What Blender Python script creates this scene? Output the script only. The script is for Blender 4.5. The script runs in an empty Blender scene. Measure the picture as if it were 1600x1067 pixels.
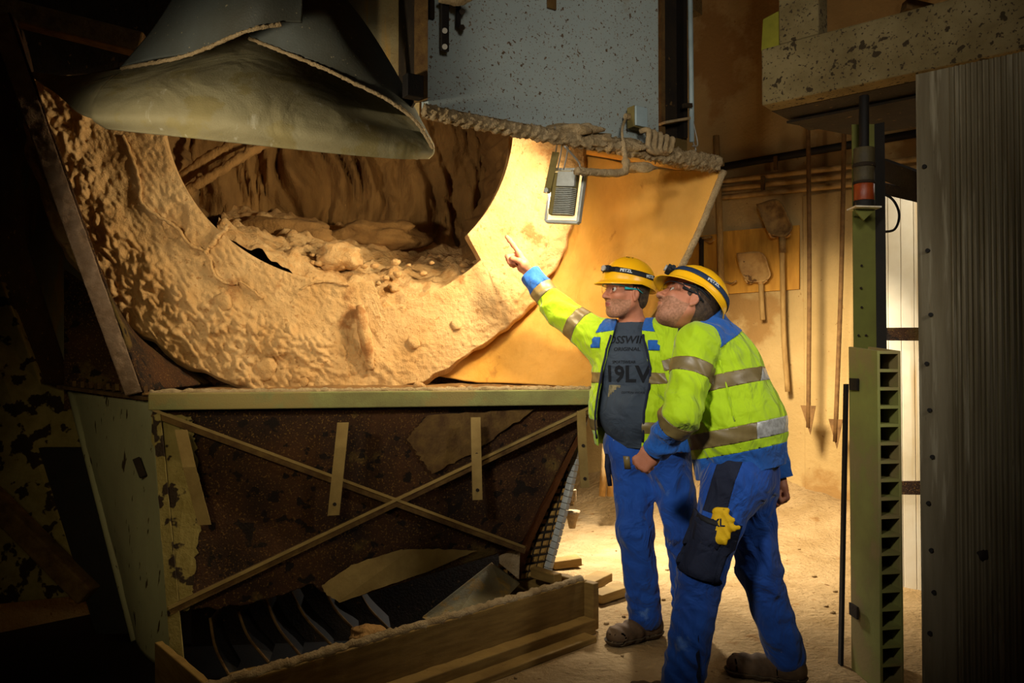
import bpy, bmesh, math, random
import numpy as np
from mathutils import Vector, Matrix, noise
from mathutils.bvhtree import BVHTree
random.seed(4)
SC = bpy.context.scene
COL = SC.collection

# ------------------------------------------------------------------ camera
F = 1244.0
PITCH = math.radians(1.22)
CAMZ = 1.3
cd = bpy.data.cameras.new('camera'); cam = bpy.data.objects.new('camera', cd); COL.objects.link(cam)
cd.sensor_width = 36.0; cd.lens = F / 1600 * 36.0; cd.clip_start = 0.02
cam.location = (0, 0, CAMZ); cam.rotation_euler = (math.radians(90) + PITCH, 0, 0)
SC.camera = cam

def ray(px, py):
    a = (px - 800) / F; b = -(py - 533.5) / F
    c, s = math.cos(PITCH), math.sin(PITCH)
    return Vector((a, c - b * s, s + b * c))
def P(px, py, D):
    """real point seen at that pixel, D metres in front of the camera"""
    r = ray(px, py); r = r * (D / r.y)
    return Vector((r.x, r.y, r.z + CAMZ))
def onplane(px, py, p0, n):
    r = ray(px, py); c = Vector((0, 0, CAMZ))
    t = (p0 - c).dot(n) / r.dot(n)
    return c + r * t

# ------------------------------------------------------------------ world, lights, exposure
W = bpy.data.worlds.new('world'); SC.world = W; W.use_nodes = True
W.node_tree.nodes['Background'].inputs[0].default_value = (1.0, 0.8, 0.5, 1)
W.node_tree.nodes['Background'].inputs[1].default_value = 0.012
SC.view_settings.view_transform = 'Standard'; SC.view_settings.look = 'None'
SC.view_settings.gamma = 1; SC.view_settings.exposure = 0.0
try: SC.view_settings.use_curve_mapping = False
except Exception: pass

def light(name, kind, loc, to, power, color, size=0.3, angle=None, blend=1.0, size_y=None, spread=None):
    l = bpy.data.lights.new(name, kind); l.energy = power; l.color = color
    if kind == 'AREA':
        l.size = size
        if size_y: l.shape = 'RECTANGLE'; l.size_y = size_y
        if spread: l.spread = math.radians(spread)
    else: l.shadow_soft_size = size
    if kind == 'SPOT': l.spot_size = math.radians(angle); l.spot_blend = blend
    o = bpy.data.objects.new(name, l); COL.objects.link(o); o.location = loc
    d = Vector(to) - Vector(loc); o.rotation_euler = d.to_track_quat('-Z', 'Y').to_euler()
    return o
# photographer's lamps beside the camera, hall lamps behind and to the side; the fills are added, unseen
light('key_strobe', 'SPOT', (-0.95, 0.45, 2.5), (0.74, 3.55, 1.2), 330, (1.0, 0.95, 0.86), 0.16, 42, 1.0)
light('side_strobe', 'SPOT', (2.3, 1.6, 2.3), (0.85, 3.2, 1.2), 95, (1.0, 0.95, 0.86), 0.15, 46, 1.0)
light('ring_strobe', 'SPOT', (-1.85, 1.9, 1.75), (-0.32, 4.3, 2.0), 150, (1.0, 0.88, 0.66), 0.12, 74, 1.0)
light('ring_rake_fill', 'SPOT', (0.50, 3.98, 2.44), (-1.0, 4.25, 1.55), 85, (1.0, 0.86, 0.60), 0.05, 120, 0.8)  # added unseen spot, rakes the rim to bring out its relief
light('room_strobe', 'SPOT', (0.5, 0.2, 2.5), (0.90, 3.5, 2.5), 165, (1.0, 0.94, 0.82), 0.3, 54, 1.0)
light('low_hall_lamp', 'AREA', (0.62, 5.3, 1.5), (0.72, 5.15, 0.0), 58, (1.0, 0.94, 0.82), 0.2, spread=120)
light('hall_lamp', 'AREA', (1.25, 4.7, 1.9), (2.3, 5.7, 0.2), 54, (1.0, 0.86, 0.62), 0.3, spread=120)
light('ceiling_lamp', 'AREA', (2.3, 3.6, 2.9), (2.5, 5.0, 0.3), 10, (1.0, 0.86, 0.62), 0.4, spread=120)
light('door_fill', 'AREA', (2.35, 3.9, 2.3), (2.25, 4.5, 1.0), 6, (1.0, 0.93, 0.8), 0.2)  # added unseen light that brightens the white door
light('hopper_fill', 'SPOT', (-0.9, 0.5, 1.8), (-1.25, 3.5, 1.0), 72, (1.0, 0.84, 0.50), 0.3, 46, 1.0)  # added unseen fill on the hopper front and pale panel
light('drum_lamp', 'AREA', P(868, 300, 3.68), onplane(560, 480, Vector((.39, 4.45, 0)), Vector((-.225, .974, 0))), 26, (1.0, 0.80, 0.50), 0.12)

# ------------------------------------------------------------------ materials
def lin(h):
    if isinstance(h, str):
        h = h.lstrip('#'); c = [int(h[i:i+2], 16) / 255 for i in (0, 2, 4)]
    else: c = [v / 255 for v in h]
    return tuple(v / 12.92 if v <= .04045 else ((v + .055) / 1.055) ** 2.4 for v in c) + (1,)
MATS = {}
def mat(name, c1, c2=None, scale=6.0, rough=.85, bump=.3, bscale=40.0, metal=0.0, spots=None, stretch=None,
        c3=None, c3scale=2.0, c3thr=.55, wrinkle=None, dist=.01, detail=6, sheen=0, spec=.3, emit=None, streak=None):
    m = bpy.data.materials.new(name); m.use_nodes = True; nt = m.node_tree; N = nt.nodes; L = nt.links
    b = N['Principled BSDF']; b.inputs['Roughness'].default_value = rough; b.inputs['Metallic'].default_value = metal
    b.inputs['Specular IOR Level'].default_value = spec
    if sheen: b.inputs['Sheen Weight'].default_value = sheen
    tc = N.new('ShaderNodeTexCoord'); mp = N.new('ShaderNodeMapping'); L.new(tc.outputs['Object'], mp.inputs[0])
    if stretch: mp.inputs['Scale'].default_value = stretch
    def nz(sc, det=detail, ro=.6, vec=mp):
        n = N.new('ShaderNodeTexNoise'); n.inputs['Scale'].default_value = sc; n.inputs['Detail'].default_value = det
        n.inputs['Roughness'].default_value = ro; L.new(vec.outputs[0], n.inputs['Vector']); return n
    def ramp(src, lo, hi):
        r = N.new('ShaderNodeMapRange'); r.inputs[1].default_value = lo; r.inputs[2].default_value = hi
        L.new(src, r.inputs[0]); return r.outputs[0]
    def mix(f, a, bb):
        x = N.new('ShaderNodeMix'); x.data_type = 'RGBA'; L.new(f, x.inputs[0])
        if isinstance(a, tuple): x.inputs[6].default_value = a
        else: L.new(a, x.inputs[6])
        if isinstance(bb, tuple): x.inputs[7].default_value = bb
        else: L.new(bb, x.inputs[7])
        return x.outputs[2]
    a = lin(c1)
    if c2:
        col = mix(ramp(nz(scale).outputs[0], .35, .65), a, lin(c2))
    else: col = a
    if c3:
        col = mix(ramp(nz(c3scale).outputs[0], c3thr, c3thr + .06), col, lin(c3))
    if streak:   # (colour, scale, threshold): vertical runs
        mp2 = N.new('ShaderNodeMapping'); mp2.inputs['Scale'].default_value = (streak[1], streak[1], streak[1] * .06)
        L.new(tc.outputs['Object'], mp2.inputs[0])
        col = mix(ramp(nz(1.0, 4, .6, mp2).outputs[0], streak[2], streak[2] + .12), col, lin(streak[0]))
    if spots:
        for (sc, ssc, thr) in spots:
            col = mix(ramp(nz(ssc, 3, .5).outputs[0], thr, thr + .03), col, lin(sc))
    if isinstance(col, tuple): b.inputs['Base Color'].default_value = col
    else: L.new(col, b.inputs['Base Color'])
    if bump:
        bn = N.new('ShaderNodeBump'); bn.inputs['Strength'].default_value = bump; bn.inputs['Distance'].default_value = dist
        L.new(nz(bscale, 8, .65).outputs[0], bn.inputs['Height']); L.new(bn.outputs[0], b.inputs['Normal'])
        if wrinkle:
            mp3 = N.new('ShaderNodeMapping'); mp3.inputs['Scale'].default_value = wrinkle[1]; L.new(tc.outputs['Object'], mp3.inputs[0])
            b2 = N.new('ShaderNodeBump'); b2.inputs['Strength'].default_value = 1; b2.inputs['Distance'].default_value = wrinkle[0]
            n3 = nz(1.0, 3, .45, mp3); n3.inputs['Distortion'].default_value = 1.2
            L.new(n3.outputs[0], b2.inputs['Height']); L.new(bn.outputs[0], b2.inputs['Normal']); L.new(b2.outputs[0], b.inputs['Normal'])
    if emit:
        b.inputs['Emission Color'].default_value = lin(emit[0]); b.inputs['Emission Strength'].default_value = emit[1]
    MATS[name] = m; return m
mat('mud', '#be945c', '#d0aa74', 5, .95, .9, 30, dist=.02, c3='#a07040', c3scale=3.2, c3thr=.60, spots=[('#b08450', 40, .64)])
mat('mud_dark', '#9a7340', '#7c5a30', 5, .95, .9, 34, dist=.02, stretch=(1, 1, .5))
mat('rubble', '#c4955a', '#d8b27a', 18, .95, 1, 60, dist=.02)
mat('golden_plate', '#c08a34', '#d09b48', 3, .8, .6, 60, dist=.006, stretch=(1, 1, .5), c3='#a8742c', c3scale=7, c3thr=.62)
mat('crust', '#c4aa80', '#ac9064', 22, .95, 1, 110, dist=.02)
mat('rust', '#4a2c12', '#24160a', 3, .9, .9, 90, dist=.012, c3='#5e4a20', c3scale=2.6, c3thr=.58, spots=[('#6a4c20', 120, .60), ('#1a0f06', 16, .60)])
mat('rust_orange', '#6e4012', '#54300f', 5, .9, .8, 130, dist=.006, spots=[('#8a5c28', 90, .66)])
mat('rust_bar', '#6a5026', '#4a3218', 14, .9, .9, 70, dist=.008)
mat('dusty_frame', '#947a62', '#7c624a', 20, .95, 1, 130, dist=.01)
mat('green_bar', '#8a8a52', '#7a7448', 9, .9, .7, 160, dist=.004, c3='#8a7a48', c3scale=3, c3thr=.5)
mat('pale_panel', '#92906a', '#868060', 3, .75, .3, 60, dist=.004, stretch=(1, 1, .3), spots=[('#3a2c16', 26, .66), ('#52401f', 60, .70)])
mat('peeling', '#8a7a44', '#74642f', 10, .9, .8, 60, spots=[('#2a1c0c', 12, .55)], dist=.006)
mat('strap_metal', '#8c7440', '#786030', 9, .7, .4, 80, dist=.003)
mat('blue_grey', '#a2aca8', '#98a29e', 2.2, .6, .25, 90, dist=.003, c3='#8f8a78', c3scale=2.4, c3thr=.60, spots=[('#5a4632', 60, .64), ('#7a6248', 120, .63)])
mat('dusty_steel', '#7a7458', '#6a5a38', 3, .8, .6, 60, dist=.006, streak=('#8a6a2c', 14, .52))
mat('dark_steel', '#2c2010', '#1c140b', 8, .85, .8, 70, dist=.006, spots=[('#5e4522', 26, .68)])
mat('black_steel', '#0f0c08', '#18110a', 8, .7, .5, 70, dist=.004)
mat('rubber', wrinkle=(.03, (3, 3, 3)), c1='#8a8262', c2='#7a7050', scale=2.5, rough=.78, bump=.5, bscale=140, dist=.004, streak=('#a5a08a', 16, .62), c3='#7c7048', c3scale=6, c3thr=.55, spec=.3)
mat('rubber_dark', '#50544f', '#444338', 3, .55, .4, 120, dist=.004, spots=[('#8f8468', 60, .69)], spec=.45)
mat('lamp_grey', '#aeb0a8', '#9a9a90', 20, .55, .3, 100, dist=.002)
mat('lamp_olive', '#7a6c3c', '#6a5c30', 16, .8, .5, 100, dist=.003)
mat('white_paint', '#d8d8cc', '#c4c0b0', 16, .6, .2, 100, dist=.002)
mat('wire', '#9a9488', None, rough=.5, bump=0, metal=.4)
mat('conduit', '#9fb0b4', '#8c9c9e', 8, .5, .2, 80, dist=.002)
mat('concrete', '#b39560', '#a08452', 2.0, .9, .7, 35, dist=.01, c3='#94703e', c3scale=1.3, c3thr=.56, spots=[('#8a6a3c', 30, .70)], streak=('#9a7a48', 3.2, .56))
mat('concrete_beam', '#867650', '#6e5e3a', 5, .9, .8, 60, dist=.008, spots=[('#3a2e1a', 22, .62), ('#3f3220', 80, .62)])
mat('floor_sand', '#b89868', '#a08050', 4.0, .95, 1, 26, dist=.05, c3='#98713f', c3scale=5, c3thr=.62, spots=[('#7e5a30', 22, .68)])
mat('wood_board', '#8e7038', '#765a28', 6, .8, .6, 60, dist=.004, stretch=(1, 1, 8), spots=[('#5e4420', 40, .7)])
mat('plywood', '#c08a30', '#a87424', 3, .7, .3, 40, dist=.003, stretch=(6, 6, 1), spots=[('#6a4414', 16, .74)])
mat('shovel_metal', '#b08a50', '#8a6232', 10, .7, .5, 60, dist=.004, spots=[('#5c3e1c', 14, .62)])
mat('shovel_dark', '#8a6c3c', '#5a4020', 16, .7, .5, 60, dist=.004)
mat('handle_wood', '#9c7c48', '#846434', 10, .8, .3, 60, dist=.002, stretch=(4, 4, 1))
mat('rusty_rod', '#6e4f28', '#553a1a', 20, .8, .5, 80, dist=.003)
mat('door_sheet', '#736850', '#5c5038', 3, .7, .5, 50, dist=.003, stretch=(5, 5, .4), streak=('#8a8068', 30, .58), spots=[('#463c28', 34, .74)])
mat('green_door', '#8a8a48', '#7a7440', 4, .7, .35, 60, dist=.003, c3='#8a7a4c', c3scale=2, c3thr=.5, streak=('#a09a6a', 14, .66))
mat('green_post', '#6a6c2c', '#5c5a26', 5, .75, .3, 60, dist=.003, spots=[('#3a3418', 40, .72)])
mat('sheet_white', '#d8d0bc', '#c4b698', 2, .6, .2, 30, dist=.003, streak=('#b09468', 8, .56))
mat('amber', '#8a3a10', '#742c0c', 20, .35, .2, 60)
mat('beacon_dark', '#4a4026', '#3a3220', 20, .6, .3, 60)
mat('yellow_flag', '#8a8420', '#6e6a1a', 6, .7, .2, 30)
mat('hivis', wrinkle=(.03, (9, 9, 5)), c1='#aed00c', c2='#a2c408', scale=4, rough=.75, bump=.25, bscale=90, dist=.003, sheen=.2, spots=[('#a4b420', 7, .72)])
mat('band', '#7d6c40', '#6c5b34', 20, .45, .2, 200, dist=.001, spec=.6)
mat('band_silver', '#b4b4b0', '#8c8a84', 60, .3, .1, 200, dist=.001, spec=.8)  # shine of the reflective band as colour; also lamp reflectors
mat('workblue', wrinkle=(.03, (10, 10, 8)), c1='#1c5cae', c2='#184f9a', scale=4, rough=.8, bump=.35, bscale=130, dist=.003, sheen=.15, c3='#3a6eb0', c3scale=9, c3thr=.66)
mat('trouserblue', wrinkle=(.04, (9, 9, 7)), c1='#1c4fa6', c2='#163f8c', scale=4, rough=.85, bump=.4, bscale=120, dist=.003, sheen=.15, c3='#4a6fae', c3scale=6, c3thr=.66, spots=[('#8a93a8', 26, .74)])
mat('navy', wrinkle=(.015, (12, 12, 12)), c1='#151a2c', c2='#1c2236', scale=9, rough=.85, bump=.3, bscale=120, dist=.002, spots=[('#5c5650', 26, .74)])
mat('shirt', wrinkle=(.03, (7, 7, 9)), c1='#3a4450', c2='#333c48', scale=6, rough=.9, bump=.3, bscale=120, dist=.002)
mat('shirt_print', '#11141a', None, rough=.9, bump=0)
mat('shirt_tag', '#8c8262', '#4c4838', 60, .9, .2, 90)
mat('skin', '#b8785a', '#a8684a', 16, .55, .25, 160, dist=.002, spec=.4)
mat('stubble', '#8a6046', '#b07c60', 120, .7, .3, 200, dist=.002)
mat('lips', '#9c5448', None, rough=.5, bump=.1)
mat('hair', '#2c2018', '#4a3828', 90, .7, .8, 200, dist=.003)
mat('eye_white', '#d8d0c4', None, rough=.2, bump=0)
mat('eye_dark', '#1c1410', None, rough=.2, bump=0)
mat('helmet', '#f0b414', '#e4a60e', 5, .32, .05, 30, spec=.5, spots=[('#b8842a', 40, .74)])
mat('strap_black', '#15161a', None, rough=.7, bump=.1)
mat('strap_blue', '#1a2c48', None, rough=.7, bump=.1)
mat('text_white', '#c8ccd0', None, rough=.7, bump=0)
mat('teal', '#1a8c94', None, rough=.4, bump=0)
mat('boot', '#6a5238', '#4a3826', 10, .85, .6, 70, dist=.004)
mat('boot_sole', '#5a4830', '#3c3020', 20, .9, .5, 70)
mat('glove', '#e8bc14', '#d8a80e', 10, .75, .3, 60, spots=[('#6a5210', 30, .7)])
mat('waffle', '#b08a44', '#94703a', 8, .9, .5, 60)
mat('pipe_dust', '#b49460', '#8c6c3c', 8, .8, .4, 60)
mat('socket', '#241a10', None, rough=.8, bump=0)
g = mat('lens', '#ffffff', None, rough=.03, bump=0); gb = g.node_tree.nodes['Principled BSDF']
gb.inputs['Transmission Weight'].default_value = 1; gb.inputs['IOR'].default_value = 1.06; gb.inputs['Alpha'].default_value = .4
g = mat('lamp_glass', '#fff0c8', None, rough=.2, bump=0, emit=('#ffd890', 1))
def M(n): return MATS[n]

# ------------------------------------------------------------------ helpers
def smooth(me, on=True):
    me.polygons.foreach_set('use_smooth', [on] * len(me.polygons)); me.update()
def mk(name, verts, faces, m, parent=None, sm=False):
    me = bpy.data.meshes.new(name); me.from_pydata([tuple(v) for v in verts], [], [tuple(f) for f in faces]); me.update()
    me.materials.append(M(m) if isinstance(m, str) else m)
    if sm: smooth(me)
    o = bpy.data.objects.new(name, me); COL.objects.link(o)
    if parent: setpar(o, parent)
    return o
def worldm(o):
    m = Matrix.LocRotScale(o.location, o.rotation_euler, o.scale)
    return worldm(o.parent) @ o.matrix_parent_inverse @ m if o.parent else m
def setpar(o, p):
    o.parent = p; o.matrix_parent_inverse = worldm(p).inverted()
def empty(name, loc, label=None, cat=None, group=None, kind=None):
    o = bpy.data.objects.new(name, None); o.empty_display_size = .1; o.location = loc; COL.objects.link(o)
    return tag(o, label, cat, group, kind)
def tag(o, label=None, cat=None, group=None, kind=None):
    if label: o['label'] = label
    if cat: o['category'] = cat
    if group: o['group'] = group
    if kind: o['kind'] = kind
    return o
def solid(o, t, off=0.0):
    md = o.modifiers.new('thickness', 'SOLIDIFY'); md.thickness = t; md.offset = off; return o
def bevel(o, w=.004, seg=2):
    md = o.modifiers.new('bevel', 'BEVEL'); md.width = w; md.segments = seg; md.limit_method = 'ANGLE'; return o

class MB:
    def __init__(s): s.v = []; s.f = []
    def add(s, v, f):
        n = len(s.v); s.v += [tuple(x) for x in v]; s.f += [tuple(i + n for i in q) for q in f]; return s
    def beam(s, a, b, w, h, up=Vector((0, 0, 1))):
        a = Vector(a); b = Vector(b); d = (b - a).normalized(); sd = d.cross(up).normalized(); u = sd.cross(d).normalized()
        vs = []
        for p in (a, b):
            for (i, j) in ((-1, -1), (1, -1), (1, 1), (-1, 1)): vs.append(p + sd * i * w / 2 + u * j * h / 2)
        return s.add(vs, [(0, 3, 2, 1), (4, 5, 6, 7), (0, 1, 5, 4), (1, 2, 6, 5), (2, 3, 7, 6), (3, 0, 4, 7)])
    def prism(s, pts, ext):
        n = len(pts); ext = Vector(ext); v = [Vector(p) for p in pts] + [Vector(p) + ext for p in pts]
        return s.add(v, [tuple(range(n))[::-1], tuple(range(n, 2 * n))] + [(i, (i + 1) % n, (i + 1) % n + n, i + n) for i in range(n)])
    def tube(s, pts, r, n=10, rough=0, sc=30, cap=True):
        pts = [Vector(p) for p in pts]; k = len(pts); base = len(s.v); prev = None
        for i, p in enumerate(pts):
            d = (pts[min(i + 1, k - 1)] - pts[max(i - 1, 0)]).normalized()
            up = prev if prev else (Vector((0, 0, 1)) if abs(d.z) < .9 else Vector((0, 1, 0)))
            sd = d.cross(up).normalized(); u = sd.cross(d).normalized(); prev = u
            rr = r[i] if isinstance(r, (list, tuple)) else r
            for j in range(n):
                a = 2 * math.pi * j / n; q = sd * math.cos(a) + u * math.sin(a)
                e = rr
                if rough:
                    w = p + q * rr; e = rr * (1 + rough * (noise.noise(w * sc) + .6 * noise.noise(w * sc * 2.3) + .4 * noise.noise(w * sc * 5)))
                s.v.append(tuple(p + q * e))
        for i in range(k - 1):
            for j in range(n):
                a = base + i * n + j; b = base + i * n + (j + 1) % n
                s.f.append((a, b, b + n, a + n))
        if cap:
            s.f.append(tuple(base + j for j in range(n))[::-1]); s.f.append(tuple(base + (k - 1) * n + j for j in range(n)))
        return s
    def cyl(s, a, b, r, n=16, r2=None): return s.tube([a, b], [r, r if r2 is None else r2], n)
    def build(s, name, m, parent=None, sm=False, bv=0):
        o = mk(name, s.v, s.f, m, parent, sm)
        if bv: bevel(o, bv)
        return o
def spline(pts, n):
    pts = [Vector(p) for p in pts]; k = len(pts)
    if k == 2: return [pts[0].lerp(pts[1], i / (n - 1)) for i in range(n)]
    out = []
    for i in range(n):
        t = i / (n - 1) * (k - 1); j = min(int(t), k - 2); u = t - j
        p0 = pts[j - 1] if j > 0 else pts[0] * 2 - pts[1]; p1 = pts[j]; p2 = pts[j + 1]; p3 = pts[j + 2] if j + 2 < k else pts[-1] * 2 - pts[-2]
        out.append(.5 * ((2 * p1) + (p2 - p0) * u + (2 * p0 - 5 * p1 + 4 * p2 - p3) * u * u + (3 * p1 - p0 - 3 * p2 + p3) * u ** 3))
    return out
def loft(rows, nu, nv, disp=None):
    rs = [spline(r, nu) for r in rows]
    cols = [spline([r[i] for r in rs], nv) for i in range(nu)]
    v = []; f = []
    for j in range(nv):
        for i in range(nu):
            p = cols[i][j]
            if disp: p = disp(p, i / (nu - 1), j / (nv - 1))
            v.append(p)
    for j in range(nv - 1):
        for i in range(nu - 1):
            a = j * nu + i; f.append((a, a + 1, a + nu + 1, a + nu))
    return v, f
def fbm(p, sc, o=4):
    s = 0; a = 1
    for i in range(o): s += a * noise.noise(p * sc); sc *= 2.1; a *= .5
    return s
def px3(l, D=None): return [P(*q) if len(q) == 3 else P(q[0], q[1], D) for q in l]

# ================================================================== SETTING
WP = Vector((2.143, 6.2, 0)); WD = Vector((.755, -.656, 0)); WN = Vector((-.656, -.755, 0))   # rear wall: point, direction, normal to the room
def wallpt(px, py, off=0.0): return onplane(px, py, WP + WN * off, WN)
def walld(u, z, off=0.0): return WP + WD * u + WN * off + Vector((0, 0, z))
def smst(a, b, x):
    t = max(0, min(1, (x - a) / (b - a))); return t * t * (3 - 2 * t)
def fh(x, y):
    p = Vector((x, y, 0)); d = (p - WP).dot(WN)
    h = .5 * math.exp(-max(d, 0) / .38) * (.6 + .6 * max(-.8, noise.noise(p * 1.3)))
    near = 1 - smst(1.2, 2.4, abs((p - Vector((.9, 3.4, 0))).length) - .2)
    h += (.012 * noise.noise(p * 5) + .008 * noise.noise(p * 14) + .004 * noise.noise(p * 35)) * (1 - .65 * near)
    a = Vector((x + 1.12, y - 2.47)); dd = Vector((1.465, 1.40)).normalized(); al = a.dot(dd); ac = -(a.x * dd.y - a.y * dd.x)
    if -.6 < al < 2.0: h -= .55 * smst(.0, .05, ac) * (1 - smst(2.5, 2.6, ac)) * (1 - smst(1.9, 2.0, al))
    return h
v = []; f = []; NX, NY = 330, 300
for j in range(NY):
    for i in range(NX):
        x = -5 + 11 * i / (NX - 1); y = -1.5 + 12.5 * j / (NY - 1); v.append((x, y, fh(x, y)))
for j in range(NY - 1):
    for i in range(NX - 1): a = j * NX + i; f.append((a, a + 1, a + NX + 1, a + NX))
tag(mk('floor', v, f, 'floor_sand', sm=True), 'dusty sand covered floor', kind='structure')

wb = mk('wall_back', [walld(-8, -.1, -.08), walld(4, -.1, -.08), walld(4, 4.6, -.08), walld(-8, 4.6, -.08)] ,
        [(0, 1, 2, 3)], 'concrete'); solid(wb, .1, 1); tag(wb, kind='structure')
for k, (z0, z1) in enumerate([(-.1, .67), (.67, 1.3), (1.3, 1.96), (1.96, 2.6), (2.6, 3.25), (3.25, 3.86), (3.86, 4.6)]):
    for (u0, u1) in ((-8, -3.2), (-3.2, .12), (.12, 4.0)):
        m = MB(); m.prism([walld(u0 + .006, z0 + .007), walld(u1 - .006, z0 + .007), walld(u1 - .006, z1 - .007), walld(u0 + .006, z1 - .007)], WN * -.078)
        m.build('wall_slab', 'concrete', wb, bv=.006)
m = MB(); m.prism([walld(.14, -.1, .0), walld(.52, -.1, .0), walld(.52, 2.55, .0), walld(.14, 2.55, .0)], WN * .035)
tag(m.build('trim_1', 'concrete', bv=.01), kind='structure')
m = MB(); m.prism([(-5, -1.5, 4.35), (6, -1.5, 4.35), (6, 11, 4.35), (-5, 11, 4.35)], (0, 0, .15))
ce = tag(m.build('ceiling', 'concrete'), kind='structure')
for k in range(6):
    u = -2.6 + k * .9
    m = MB().beam(walld(u, 4.27, 0), walld(u, 4.27, 3.0), .2, .16); m.build('ceiling_beam', 'concrete_beam', ce)
m = MB(); m.prism([(-3.6, -1.5, -.1), (-3.6, 11, -.1), (-3.6, 11, 4.5), (-3.6, -1.5, 4.5)], (-.15, 0, 0))
tag(m.build('wall_left', 'dark_steel'), kind='structure')
m = MB(); m.prism([(5.0, -1.5, -.1), (5.0, 4.5, -.1), (5.0, 4.5, 4.5), (5.0, -1.5, 4.5)], (.15, 0, 0))
tag(m.build('wall_right', 'concrete'), kind='structure')

# ================================================================== KILN / DRUM
HD = Vector((.9744, .2250, 0)); HN = Vector((-.2250, .9744, 0))      # hopper direction and normal (away)
F0 = Vector((.392, 3.9, 0)); R0 = F0 + HN * .55
def hp(px, py, off=0.0): return onplane(px, py, F0 + HN * off, HN)
def rp(px, py, off=0.0): return onplane(px, py, R0 + HN * off, HN)
UZ = Vector((0, 0, 1))
RC = rp(512, 198); RO = 1.42; RCI = rp(540, 172)
RI = (rp(540, 441) - RCI).length
drum = empty('rotary_drum', RC - UZ * RO, 'huge tilted drum mouth with a wide rim caked in tan dried mud', 'drum')
def ringp(th, t):
    co = Vector(RC + HD * math.cos(th) * RO + UZ * math.sin(th) * RO)
    # notch in the lower lip
    ri = RI
    d = math.degrees(th) % 360
    if 279 < d < 316: ri = RI + .15 * smst(279, 281, d) * (1 - smst(313, 316, d))
    ci = RCI + HD * math.cos(th) * ri + UZ * math.sin(th) * ri
    return ci.lerp(co, t)
v = []; f = []; NT, NR = 900, 120
for i in range(NT):
    th = 2 * math.pi * i / NT
    for j in range(NR):
        t = j / (NR - 1); p = ringp(th, t)
        q = Vector((p.x * 1.0, p.y, p.z))
        er = smst(.42, .62, t + .16 * noise.noise(q * 2.2) + .05 * noise.noise(q * 9))      # thick crust outside, thin inside
        right = smst(-.25, .35, math.cos(th))
        amp = (.45 + 1.0 * er) * (1 - .72 * right)
        rot = Vector((q.x * .85 + q.z * .5, q.y, -q.x * .5 + q.z * .85))
        h = amp * (.026 * abs(noise.noise(Vector((rot.x * 34, rot.y, rot.z * 15)))) + .018 * noise.noise(q * 9) + .014 * noise.noise(q * 22) + .008 * noise.noise(q * 52))
        h += .028 * er * (1 - .55 * right) + .008 * fbm(q, 3)
        # a few blobs
        h += .05 * max(0, noise.cell(q * 3.1) - .82) * max(0, 1 - 4 * abs(noise.noise(q * 3.1))) 
        # spalled patches
        pt = noise.noise(q * 1.9 + Vector((5, 2, 1)))
        if pt > .34: h -= .012
        edge = smst(0, .02, t) * (1 - smst(.985, 1, t))
        h = h * edge + .0
        out = Vector((0, 0, 0))
        if t > .9: out = (HD * math.cos(th) + UZ * math.sin(th)) * (.03 * noise.noise(q * 4) + .015 * noise.noise(q * 13)) * (t - .9) * 10
        v.append(p - HN * h + out)
for i in range(NT):
    for j in range(NR - 1):
        a = i * NR + j; b = ((i + 1) % NT) * NR + j; f.append((a, a + 1, b + 1, b))
# rolled outer edge and back
base = len(v)
for i in range(NT):
    th = 2 * math.pi * i / NT; e = HD * math.cos(th) + UZ * math.sin(th); o_ = Vector(v[i * NR + NR - 1])
    nn = .02 * noise.noise(o_ * 7)
    for k, (a_, b_) in enumerate([(.012, .02), (.014, .05), (0, .085), (-.04, .1), (-.12, .1)]):
        v.append(o_ + e * (a_ + nn * (k < 3)) + HN * b_)
for i in range(NT):
    i2 = (i + 1) % NT
    f.append((i * NR + NR - 1, base + i * 5, base + i2 * 5, i2 * NR + NR - 1))
    for k in range(4): f.append((base + i * 5 + k, base + i * 5 + k + 1, base + i2 * 5 + k + 1, base + i2 * 5 + k))
mk('drum_rim', v, f, 'mud', drum, True)
# inner lip thickness
v = []; f = []
for i in range(NT):
    th = 2 * math.pi * i / NT; p = ringp(th, 0)
    for k in range(3): v.append(p + HN * (.0 + .05 * k))
for i in range(NT):
    i2 = (i + 1) % NT
    for k in range(2): f.append((i * 3 + k, i2 * 3 + k, i2 * 3 + k + 1, i * 3 + k + 1))
mk('drum_lip', v, f, 'mud', drum, True)
# drum interior shell
DEP = 1.75; nz_, nt_ = 90, 300; v = []; f = []
for k in range(nz_):
    for i in range(nt_):
        th = 2 * math.pi * i / nt_; s = k / (nz_ - 1)
        R = RI + .17 - .05 * s
        p = RCI + (HD * math.cos(th) + UZ * math.sin(th)) * R + HN * (.1 + DEP * s) + UZ * .12 * s
        q = Vector((math.cos(th) * 3, math.sin(th) * 3, s * 1.2))
        a = smst(.12, .35, s + .12 * noise.noise(q * 1.3))
        h = a * (.09 * abs(noise.noise(Vector((th * 11, s * 2.4, 0)))) + .05 * fbm(q, 1.6) + .03)
        v.append(p - (HD * math.cos(th) + UZ * math.sin(th)) * h)
for k in range(nz_ - 1):
    for i in range(nt_):
        a = k * nt_ + i; b = k * nt_ + (i + 1) % nt_; f.append((a, a + nt_, b + nt_, b))
mk('drum_shell', v, f, 'mud_dark', drum, True)
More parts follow.
